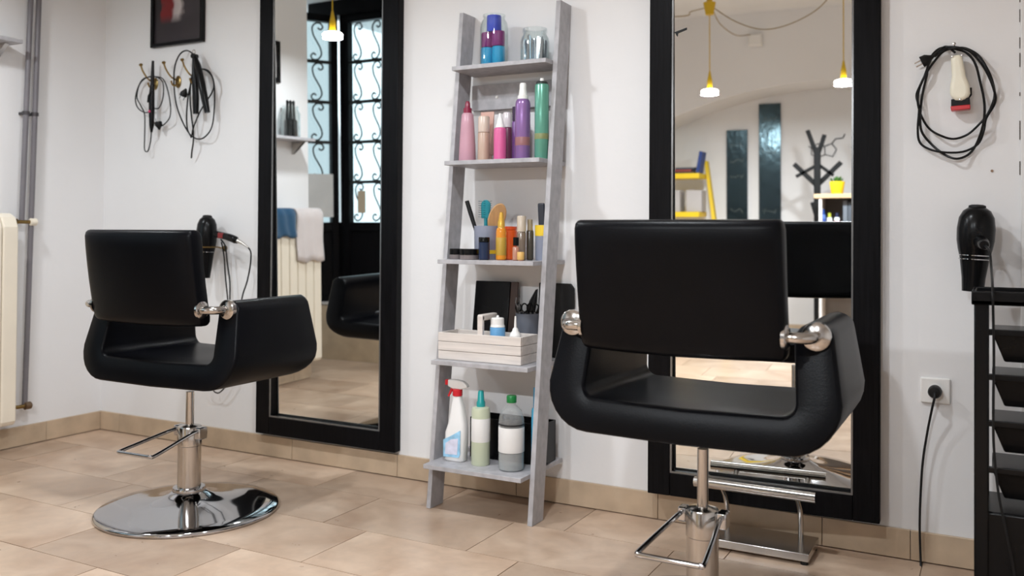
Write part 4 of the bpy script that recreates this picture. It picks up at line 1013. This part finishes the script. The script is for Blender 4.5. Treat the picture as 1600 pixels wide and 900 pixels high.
bottle('applicator_bottle', 'white applicator bottle with long pointed tip in the crate', 'bottle', -1.520, -0.235, z+0.007, [
    ('body', bodyp(0.024, 0.094, 0.010), WHITEPL), ('nozzle', [(0, 0.094), (0.021, 0.094), (0.017, 0.104), (0.011, 0.112), (0.0105, 0.118), (0.0050, 0.124), (0.0028, 0.164), (0, 0.165)], WHITEPL)])
DG = plain('slate_grey_cup', 98, 102, 112, 0.5)
cxg, cyg = -1.547, -0.085
cup('slate grey cup full of black clips behind the crate', cxg, cyg, z, 0.046, 0.170, None, DG)
for i, (dx, dy, tx, ty, lab) in enumerate(((-0.008, -0.006, 0.10, 0.0, 'tall black sectioning clip leaning right in the slate cup'), (0.016, 0.010, 0.16, 0.05, 'second black sectioning clip leaning right in the slate cup'))):
    t = thing('sectioning_clip', lab, 'hair clip', (cxg+dx, cyg+dy, z+0.030))
    t.rotation_euler = (-ty, tx+0.05, 0.4)
    obj('jaw', tube(nb(), [(0, 0, 0), (0.004, 0, 0.12), (0.006, 0, 0.19), (0.010, 0, 0.235)], [0.007, 0.011, 0.010, 0.002], 8), BLACKMAT, t)
    obj('jaw', tube(nb(), [(-0.014, 0, 0), (-0.014, 0, 0.12), (-0.006, 0, 0.185), (0.006, 0, 0.232)], [0.006, 0.008, 0.007, 0.002], 8), BLACKMAT, t)
for i, (dx, lab) in enumerate(((-0.022, 'black handled scissors by the steel tweezers'), (0.026, 'black handled scissors at the far side of the slate cup'))):
    t = thing('scissors', lab, 'scissors', (cxg+dx, cyg-0.010, z+0.040))
    for s in (-1, 1):
        obj('finger_ring', tube(nb(), [(s*0.013+0.012*math.cos(k), 0, 0.150+0.016*math.sin(k)) for k in [q*2*PI/18 for q in range(18)]], 0.0028, 6, True), BLACKPL, t)
        obj('blade', tube(nb(), [(s*0.010, 0, 0.135), (s*0.002, 0, 0.08), (-s*0.003, 0, 0.0)], [0.004, 0.004, 0.0015], 6), STEEL, t)
t = thing('tweezers', 'steel tongs standing at the edge of the slate cup', 'tweezers', (cxg-0.036, cyg-0.014, z+0.05))
for s in (-1, 1):
    obj('prong', tube(nb(), [(0, 0, 0), (0, 0, 0.135), (s*0.010, 0, 0.160), (s*0.007, 0, 0.178)], 0.0028, 6), STEEL, t)
BRN = plain('dark_bronze', 62, 40, 30, 0.3)
t = thing('tablet', 'black glossy panel with bronze edge leaning on the wall behind the crate', 'tablet', (-1.705, -0.075, z))
tm = Matrix.Rotation(R(-8), 4, 'X')
o = obj('screen', box(nb(), -0.095, 0.060, -0.006, 0.004, 0.0, 0.285), BLACKPL, t, bevel=0.003); o.data.transform(tm)
o = obj('edge', box(nb(), 0.061, 0.092, -0.004, 0.006, 0.0, 0.285), BRN, t, bevel=0.002); o.data.transform(tm)
pA = at(858, 500, y=-0.02)
b = nb(); prism(b, [(-0.080, 0.0), (0.062, 0.0), (0.066, 0.04), (0.066, 0.262), (0.052, 0.280), (-0.080, 0.280)], -0.012, 0.0, 'xz')
o = tag(obj('cutting_cape_case', b, BLACKMAT, bevel=0.003), 'flat black case standing against the wall behind the ladder rail', 'case'); o.location = (-1.452, -0.013, z+0.002)
# --- bottom shelf
z = 0.175
t = thing('spray_cleaner', 'white cleaner bottle with red trigger and blue label', 'spray bottle', (-1.758, -0.245, z))
WB = plain('white_bottle', 238, 237, 236, 0.3)
rg = nb(); rings = []
for (xa, xb, dy_, zz) in [(-0.040, 0.036, 0.022, 0.0), (-0.043, 0.040, 0.026, 0.006), (-0.043, 0.042, 0.027, 0.06), (-0.041, 0.043, 0.027, 0.105), (-0.028, 0.041, 0.025, 0.140), (-0.022, 0.035, 0.022, 0.170), (-0.018, 0.029, 0.019, 0.200), (-0.014, 0.022, 0.016, 0.222), (-0.012, 0.018, 0.014, 0.238)]:
    c_ = (xa+xb)/2; rx_ = (xb-xa)/2
    def se(v): return math.copysign(abs(v)**0.6, v)
    rings.append([rg.verts.new((c_+rx_*se(math.cos(2*PI*k/28)), dy_*se(math.sin(2*PI*k/28)), zz)) for k in range(28)])
ring_faces(rg, rings); obj('body', rg, WB, t, ang=60)
lb = nb(); prism(lb, [(-0.040, 0.016), (0.026, 0.018), (0.032, 0.030), (0.033, 0.118), (-0.008, 0.094), (-0.040, 0.078)], -0.0282, -0.0268, 'xz')
lab_ = obj('label', lb, plain('sky_blue_label', 150, 200, 230, 0.4, var=0.25, vscale=30), t, smooth=False)
lb = nb(); prism(lb, [(-0.032, 0.026), (0.020, 0.028), (0.024, 0.088), (-0.006, 0.082), (-0.030, 0.066)], -0.0288, -0.0282, 'xz')
obj('label_print', lb, plain('pale_label', 214, 214, 232, 0.4, var=0.12, vscale=40), lab_, smooth=False)
RED = plain('trigger_red', 206, 30, 44, 0.3)
obj('collar', lathe(nb(), [(0.016, 0.238), (0.0185, 0.240), (0.0185, 0.262), (0.014, 0.264)], 24, (0.003, 0, 0)), RED, t)
hb = nb(); prism(hb, [(-0.034, 0.272), (-0.012, 0.264), (0.022, 0.264), (0.050, 0.274), (0.046, 0.282), (0.030, 0.294), (0.0, 0.298), (-0.034, 0.297)], -0.011, 0.011, 'xz')
hdx = obj('spray_head', hb, WB, t, bevel=0.004, bseg=3)
obj('nozzle', box(nb(), -0.047, -0.033, -0.009, 0.009, 0.276, 0.296), RED, t, bevel=0.002)
obj('trigger', tube(nb(), [(-0.018, 0, 0.268), (-0.026, 0, 0.252), (-0.036, 0, 0.234)], [0.006, 0.005, 0.004], 8), RED, t)
bottle('spray_bottle', 'pale green water spray bottle with teal nozzle and white label', 'spray bottle', -1.652, -0.250, z, [
    ('body', [(0, 0), (0.032, 0), (0.034, 0.004), (0.034, 0.196), (0.031, 0.206), (0.016, 0.210), (0, 0.210)], plain('pale_green_liquid', 196, 202, 176, 0.3)),
    ('label', [(0.0343, 0.085), (0.0346, 0.086), (0.0346, 0.168), (0.0343, 0.169)], plain('white_label', 232, 230, 228, 0.5)),
    ('nozzle', [(0, 0.210), (0.016, 0.210), (0.016, 0.226), (0.0125, 0.232), (0.0105, 0.264), (0.008, 0.268), (0, 0.268)], plain('teal_nozzle', 30, 150, 150, 0.3))])
bottle('water_bottle', 'clear plastic bottle with green cap and white label', 'bottle', -1.521, -0.258, z, [
    ('body', [(0.0, 0.0), (0.040, 0.0), (0.046, 0.006), (0.045, 0.020), (0.046, 0.030), (0.046, 0.170), (0.044, 0.186), (0.036, 0.210), (0.022, 0.224), (0.0155, 0.230), (0.0155, 0.238)], clear_mat('clear_bottle_plastic', (0.93, 0.95, 0.95, 1), refr_white=0.16)),
    ('water', [(0.0, 0.003), (0.041, 0.004), (0.0435, 0.010), (0.0435, 0.062), (0.0, 0.062)], clear_mat('clear_water', (0.88, 0.90, 0.90, 1), refr_white=0.25)),
    ('label', [(0.0463, 0.066), (0.0466, 0.067), (0.0466, 0.152), (0.0463, 0.153)], MATS['white_label']),
    ('label_stripe', [(0.0465, 0.160), (0.0467, 0.161), (0.0467, 0.165), (0.0465, 0.166)], plain('black_print', 40, 40, 42, 0.5)),
    ('cap', [(0, 0.238), (0.0175, 0.238), (0.0180, 0.240), (0.0180, 0.260), (0.016, 0.263), (0, 0.263)], plain('green_cap', 20, 120, 58, 0.35))], 32)
bottle('shampoo_bottle', 'slim sky blue bottle half behind the ladder rail', 'bottle', -1.452, -0.200, z, [
    ('body', bodyp(0.017, 0.215, 0.01), plain('sky_blue', 74, 168, 204, 0.3)), ('cap', [(0, 0.215), (0.011, 0.215), (0.010, 0.288), (0, 0.289)], plain('sky_blue_cap', 50, 148, 190, 0.3))])
t = thing('storage_box', 'open black plastic box at the back of the bottom shelf', 'box', (-1.600, -0.115, z))
xa, xb, ya_, yb2, hh = -1.745, -1.440, -0.170, -0.060, 0.150
for nm, bx_ in (('front_panel', (xa, xb, ya_, ya_+0.004)), ('back_panel', (xa, xb, yb2-0.004, yb2)), ('end_panel', (xa, xa+0.004, ya_+0.004, yb2-0.004)), ('end_panel', (xb-0.004, xb, ya_+0.004, yb2-0.004))):
    obj(nm, box(nb(), *bx_, z+0.001, z+hh), BLACKPL, t, world=True, bevel=0.0015)
obj('bottom', box(nb(), xa+0.004, xb-0.004, ya_+0.004, yb2-0.004, z+0.001, z+0.005), BLACKPL, t, world=True)

# ================================================================== LEFT WALL (seen in the mirror)
def wshelf(label, y0, y1, zz, dp):
    t = thing('wall_shelf', label, 'shelf', (XL, (y0+y1)/2, zz))
    obj('board', box(nb(), XL, XL+dp, y0, y1, zz-0.018, zz), GREYWOOD, t, world=True, bevel=0.0015)
    for y in (y0+0.05, y1-0.05):
        b = nb(); prism(b, [(XL, zz-0.10), (XL+0.006, zz-0.10), (XL+0.10, zz-0.024), (XL+0.10, zz-0.018), (XL, zz-0.018)], y-0.010, y+0.010, 'xz')
        obj('bracket', b, STEEL, t, world=True)
wshelf('grey wall shelf above the radiator beside the pipes', -1.00, -0.54, 1.885, 0.14)
wshelf('grey wall shelf with a jar of brushes above the towels', -1.52, -1.12, 1.585, 0.15)
JY = -1.37; JX = XL+0.075
t = thing('brush_jar', 'clear glass jar holding black brushes on the wall shelf', 'jar', (JX, JY, 1.585))
obj('glass', lathe(nb(), [(0, 0), (0.058, 0), (0.062, 0.006), (0.062, 0.15), (0.05, 0.18), (0.05, 0.20), (0.047, 0.20), (0.047, 0.18), (0.059, 0.15), (0.059, 0.007), (0, 0.005)], 32, cap0=False, cap1=False), GLASSM, t)
for i in range(6):
    a = i*PI/3
    o = tag(obj('round_brush', lathe(nb(), [(0.0, 0.0), (0.016, 0.003), (0.017, 0.10), (0.008, 0.11), (0.007, 0.20), (0.009, 0.225), (0, 0.235)], 12), BLACKMAT), 'black round brush standing in the glass jar on the wall shelf', 'brush', 'brushes in the wall shelf jar')
    o.location = (JX+0.030*math.cos(a), JY+0.030*math.sin(a), 1.592); o.rotation_euler = (0.10*math.sin(a+1), -0.10*math.cos(a), 0)
t = thing('framed_picture', 'pale print in a black frame on the radiator wall', 'picture', (XL, -1.18, 1.93))
for (a, b, c, d) in ((-1.345, -1.315, 1.935, 2.20), (-1.055, -1.025, 1.935, 2.20), (-1.315, -1.055, 1.935, 1.965), (-1.315, -1.055, 2.17, 2.20)):
    obj('frame_strip', box(nb(), XL, XL+0.02, a, b, c, d), BLACKPL, t, world=True, bevel=0.002)
obj('print', box(nb(), XL+0.001, XL+0.010, -1.315, -1.055, 1.965, 2.17), mat('grey_print', S(190, 184, 182), 0.4, var=0.35, vscale=7), t, world=True, smooth=False)

# ================================================================== FAR ROOM (seen in the right mirror)
BOARD = mat('glossy_blackboard', (0.003, 0.005, 0.007, 1), 0.17, var=0.3, vscale=30, bump=0.5, bscale=26, stretch=(1, 1, 0.5), spec=1.0)
BOARD.node_tree.nodes['Principled BSDF'].inputs['IOR'].default_value = 1.5
BOARD.node_tree.nodes['Principled BSDF'].inputs['Specular Tint'].default_value = (0.62, 0.90, 1.0, 1)
CHALK = plain('chalk', 150, 150, 140, 0.9)
def board(label, p0, p1, seed):
    a, b = V(*p0, YF+0.02), V(*p1, YF+0.02)
    z0_, z1_ = b.z-0.55, a.z
    t = thing('blackboard', label, 'board', ((a.x+b.x)/2, YF, z0_))
    obj('panel', box(nb(), a.x, b.x, YF, YF+0.02, z0_, z1_), BOARD, t, world=True, bevel=0.002)
    rd = random.Random(seed); wd = b.x-a.x
    for zz in [z1_-0.14, z1_-0.28, z1_-0.42, z0_+0.62, z0_+0.52, z0_+0.35]:
        pts = []; x = a.x+0.03
        while x < b.x-0.03:
            pts.append((x, YF+0.021, zz+rd.uniform(-0.025, 0.025))); x += rd.uniform(0.006, 0.016)
        obj('chalk_writing', tube(nb(), pts, 0.0012, 4), CHALK, t, world=True)
    return t
board('shorter glossy black chalk panel on the far wall', (1135, 204), (1168, 342), 2)
board('taller glossy black chalk panel reaching up towards the arch', (1185.5, 163), (1220, 342), 4)
# coat rack
cy_ = -4.55; c0 = V(1277, 300, cy_); cxr = c0.x
t = thing('coat_rack', 'black wooden coat tree with angled branches before the far wall', 'coat rack', (cxr, cy_, 0))
ztop = V(1277, 230, cy_).z
obj('trunk', box(nb(), cxr-0.026, cxr+0.026, cy_-0.018, cy_+0.018, 0.10, ztop), BLACKMAT, t, world=True, bevel=0.004)
def branch(p, q, w=0.019):
    p, q = V(*p, cy_), V(*q, cy_); d = (q-p).normalized(); n = Vector((-d.z, 0, d.x))*w
    b = nb(); prism(b, [((p+n).x, (p+n).z), ((q+n).x, (q+n).z), ((q-n).x, (q-n).z), ((p-n).x, (p-n).z)], cy_-0.040, cy_-0.019, 'xz')
    obj('branch', b, BLACKMAT, t, world=True, bevel=0.003)
branch((1276, 290), (1240, 256)); branch((1276, 290), (1314, 253)); branch((1276, 258), (1243, 276), 0.013); branch((1277, 256), (1302, 274), 0.013)
branch((1275, 240), (1261, 203), 0.017); branch((1278, 240), (1288, 210), 0.017); branch((1275, 340), (1268, 316), 0.014)
for a in range(4):
    d = Vector((math.cos(a*PI/2+0.5), math.sin(a*PI/2+0.5), 0))
    obj('foot', tube(nb(), [Vector((cxr, cy_, 0.16)), Vector((cxr, cy_, 0.10))+d*0.12, Vector((cxr, cy_, 0.016))+d*0.26], 0.015, 8), BLACKMAT, t, world=True)
# wire molecule on the wall
def mp_(u, v): return V(1200+u/3.46, 100+v/3.46, YF+0.006)
t = thing('wire_molecule', 'thin black wire molecule ornament on the far wall', 'wall ornament', mp_(305, 500))
for nm, chain in (('ring', [(305, 445), (345, 430), (370, 462), (350, 500), (308, 490), (305, 445)]), ('ring', [(305, 445), (270, 430), (235, 455), (235, 490), (270, 505), (308, 490)]), ('side_chain', [(345, 430), (365, 405), (405, 400), (416, 378)]), ('side_chain', [(235, 455), (220, 444)])):
    obj(nm, tube(nb(), [mp_(*c) for c in chain], 0.0042, 6), BLACKMAT, t, world=True)
# wooden counter shelf with plant, bottles and binders
ycs = -4.05; A_ = V(1276, 303, ycs); zt_ = A_.z
OAK = mat('light_oak_board', S(196, 164, 128), 0.5, var=0.12, vscale=10, stretch=(0.6, 4, 4))
t = thing('counter_shelf', 'white shelf unit with light oak top beside the coat rack', 'shelf', (A_.x+0.40, ycs-0.18, 0))
cx0, cx1 = A_.x, A_.x+0.80
obj('top', box(nb(), cx0-0.02, cx1+0.02, ycs-0.36, ycs, zt_-0.032, zt_), OAK, t, world=True, bevel=0.002)
SHW = plain('white_laminate', 226, 222, 218, 0.5)
obj('side_panel', box(nb(), cx0+0.015, cx0+0.035, ycs-0.35, ycs-0.01, 0, zt_-0.032), SHW, t, world=True)
obj('side_panel', box(nb(), cx1-0.035, cx1-0.015, ycs-0.35, ycs-0.01, 0, zt_-0.032), SHW, t, world=True)
obj('back_panel', box(nb(), cx0+0.035, cx1-0.035, ycs-0.35, ycs-0.335, 0.05, zt_-0.032), plain('grey_back_panel', 120, 116, 114, 0.6), t, world=True)
zsh = V(1290, 358, ycs).z
for zz in (zsh, zsh-0.36, 0.08):
    obj('shelf_board', box(nb(), cx0+0.035, cx1-0.035, ycs-0.334, ycs-0.012, zz-0.02, zz), OAK, t, world=True)
pp = V(1308, 297, ycs-0.15)
t = thing('potted_plant', 'yellow pot with small green plant on the oak top', 'plant', (pp.x, ycs-0.15, zt_))
obj('pot', lathe(nb(), [(0, 0), (0.040, 0), (0.043, 0.004), (0.056, 0.085), (0.056, 0.095), (0.050, 0.095), (0.048, 0.080), (0, 0.078)], 28), YELLOW, t)
random.seed(9); lv = nb()
for i in range(60):
    a = random.uniform(0, 2*PI); r_ = random.uniform(0, 0.04); d = Vector((math.cos(a)*r_*0.9, math.sin(a)*r_*0.9, 0.04+random.uniform(0, 0.02)))
    p = Vector((math.cos(a)*r_, math.sin(a)*r_, 0.08)); s_ = Vector((-math.sin(a), math.cos(a), 0))*0.006
    q = p+d*0.6; e_ = p+d
    v = [lv.verts.new(k) for k in (p, q+s_, e_, q-s_)]; lv.faces.new(v)
o = obj('foliage', lv, plain('leaf_green', 58, 104, 40, 0.5), t); o['kind'] = 'stuff'
for i, (px, h, c, lab) in enumerate(((1286, 0.15, (40, 80, 160), 'blue and white bottle beside the side panel of the shelf unit'), (1296, 0.12, (190, 200, 70), 'white bottle with lime cap between blue bottles'), (1308, 0.12, (40, 44, 70), 'white bottle with navy cap nearest the binders'))):
    p = V(px, 352, ycs-0.10)
    bottle('care_bottle', lab, 'bottle', p.x, ycs-0.10, zsh, [('body', bodyp(0.020, h*0.72, 0.006), plain('care_white', 220, 222, 228, 0.4) if i else plain('care_blue', 90, 120, 190, 0.4)), ('label', [(0.0203, h*0.2), (0.0205, h*0.21), (0.0205, h*0.5), (0.0203, h*0.51)], plain('care_label_%d' % i, *((60, 90, 170), (200, 196, 180), (180, 40, 60))[i])), ('cap', [(0, h*0.72), (0.012, h*0.72), (0.012, h), (0, h)], plain('care_cap_%d' % i, *c))], 18)
xb_ = V(1318, 330, ycs-0.12).x
for i in range(8):
    g = (70, 76, 84) if i % 2 else (98, 104, 112)
    o = tag(obj('binder', box(nb(), 0, 0.030, -0.2, 0.0, 0, 0.21-0.01*(i % 3)), plain('binder_%d' % (i % 2), *g, 0.6), bevel=0.002), 'grey binder in the upright row on the shelf unit', 'binder', 'grey binders on the shelf unit'); o.location = (xb_+i*0.033, ycs-0.06, zsh)
# yellow ladder shelf
yy_ = -4.75
t = thing('ladder_shelf', 'yellow painted ladder shelf standing against the far wall', 'shelf', (-2.45, yy_, 0))
pt, pb_ = V(1097, 250, yy_-0.10), V(1108, 342, yy_+0.02)
slope = (pb_.x-pt.x)/(pt.z-pb_.z); xf = pb_.x+slope*pb_.z
for s in (0, 1):
    xo = -0.62*s; sg = -1 if s else 1
    b = nb()
    x_t, x_b = pt.x+xo, (xf if not s else pt.x+xo-(xf-pt.x))
    hexa(b, [(x_b-0.018, yy_+0.02, 0), (x_b+0.018, yy_+0.02, 0), (x_b+0.018, yy_-0.08, 0), (x_b-0.018, yy_-0.08, 0)][::-1], [(x_t-0.014, yy_-0.25, pt.z), (x_t+0.014, yy_-0.25, pt.z), (x_t+0.014, yy_-0.33, pt.z), (x_t-0.014, yy_-0.33, pt.z)][::-1])
    obj('side_rail', b, YELLOW, t, world=True, bevel=0.002)
zs1, zs2 = V(1070, 271, yy_).z, V(1070, 331, yy_).z
for zz in (zs1, zs2, zs2-0.36, zs2-0.70):
    obj('shelf', box(nb(), pt.x-0.62, pt.x+0.0, yy_-0.30, yy_+0.04, zz-0.045, zz), YELLOW, t, world=True, bevel=0.003)
for px0_, px1_, lab in ((1048, 1062, 'grey box at the inner end of the yellow shelf'), (1072, 1096, 'grey box beside the rail of the yellow shelf')):
    a, b2 = V(px0_, 325, yy_-0.02), V(px1_, 297, yy_-0.02)
    o = tag(obj('storage_carton', box(nb(), a.x, b2.x, yy_-0.22, yy_-0.02, zs2, b2.z), plain('grey_carton', 178, 172, 170, 0.7), bevel=0.004), lab, 'box'); center_origin(o)
for i, (c, px0_, px1_) in enumerate((((60, 50, 48), 1049, 1084), ((150, 60, 52), 1051, 1080), ((52, 60, 74), 1055, 1085))):
    a, b2 = V(px0_, 270, yy_-0.02), V(px1_, 270, yy_-0.02)
    o = tag(obj('magazine', box(nb(), a.x, b2.x, yy_-0.20, yy_-0.02, zs1+i*0.018, zs1+i*0.018+0.017), plain('magazine_%d' % i, *c, 0.5)), ('dark brown magazine at the bottom of the pile on the yellow shelf', 'red magazine in the middle of the pile on the yellow shelf', 'slate blue magazine on top of the pile on the yellow shelf')[i], 'magazine'); center_origin(o)
a = V(1091, 268, yy_-0.02)
o = tag(obj('blue_folder', box(nb(), -0.014, 0.014, -0.18, 0.0, 0, 0.19), plain('blue_folder', 34, 62, 128, 0.5), bevel=0.002), 'blue folder leaning on the rail of the yellow shelf', 'folder'); o.location = (a.x-0.012, yy_-0.03, zs1+0.004); o.rotation_euler = (0, R(10), 0)
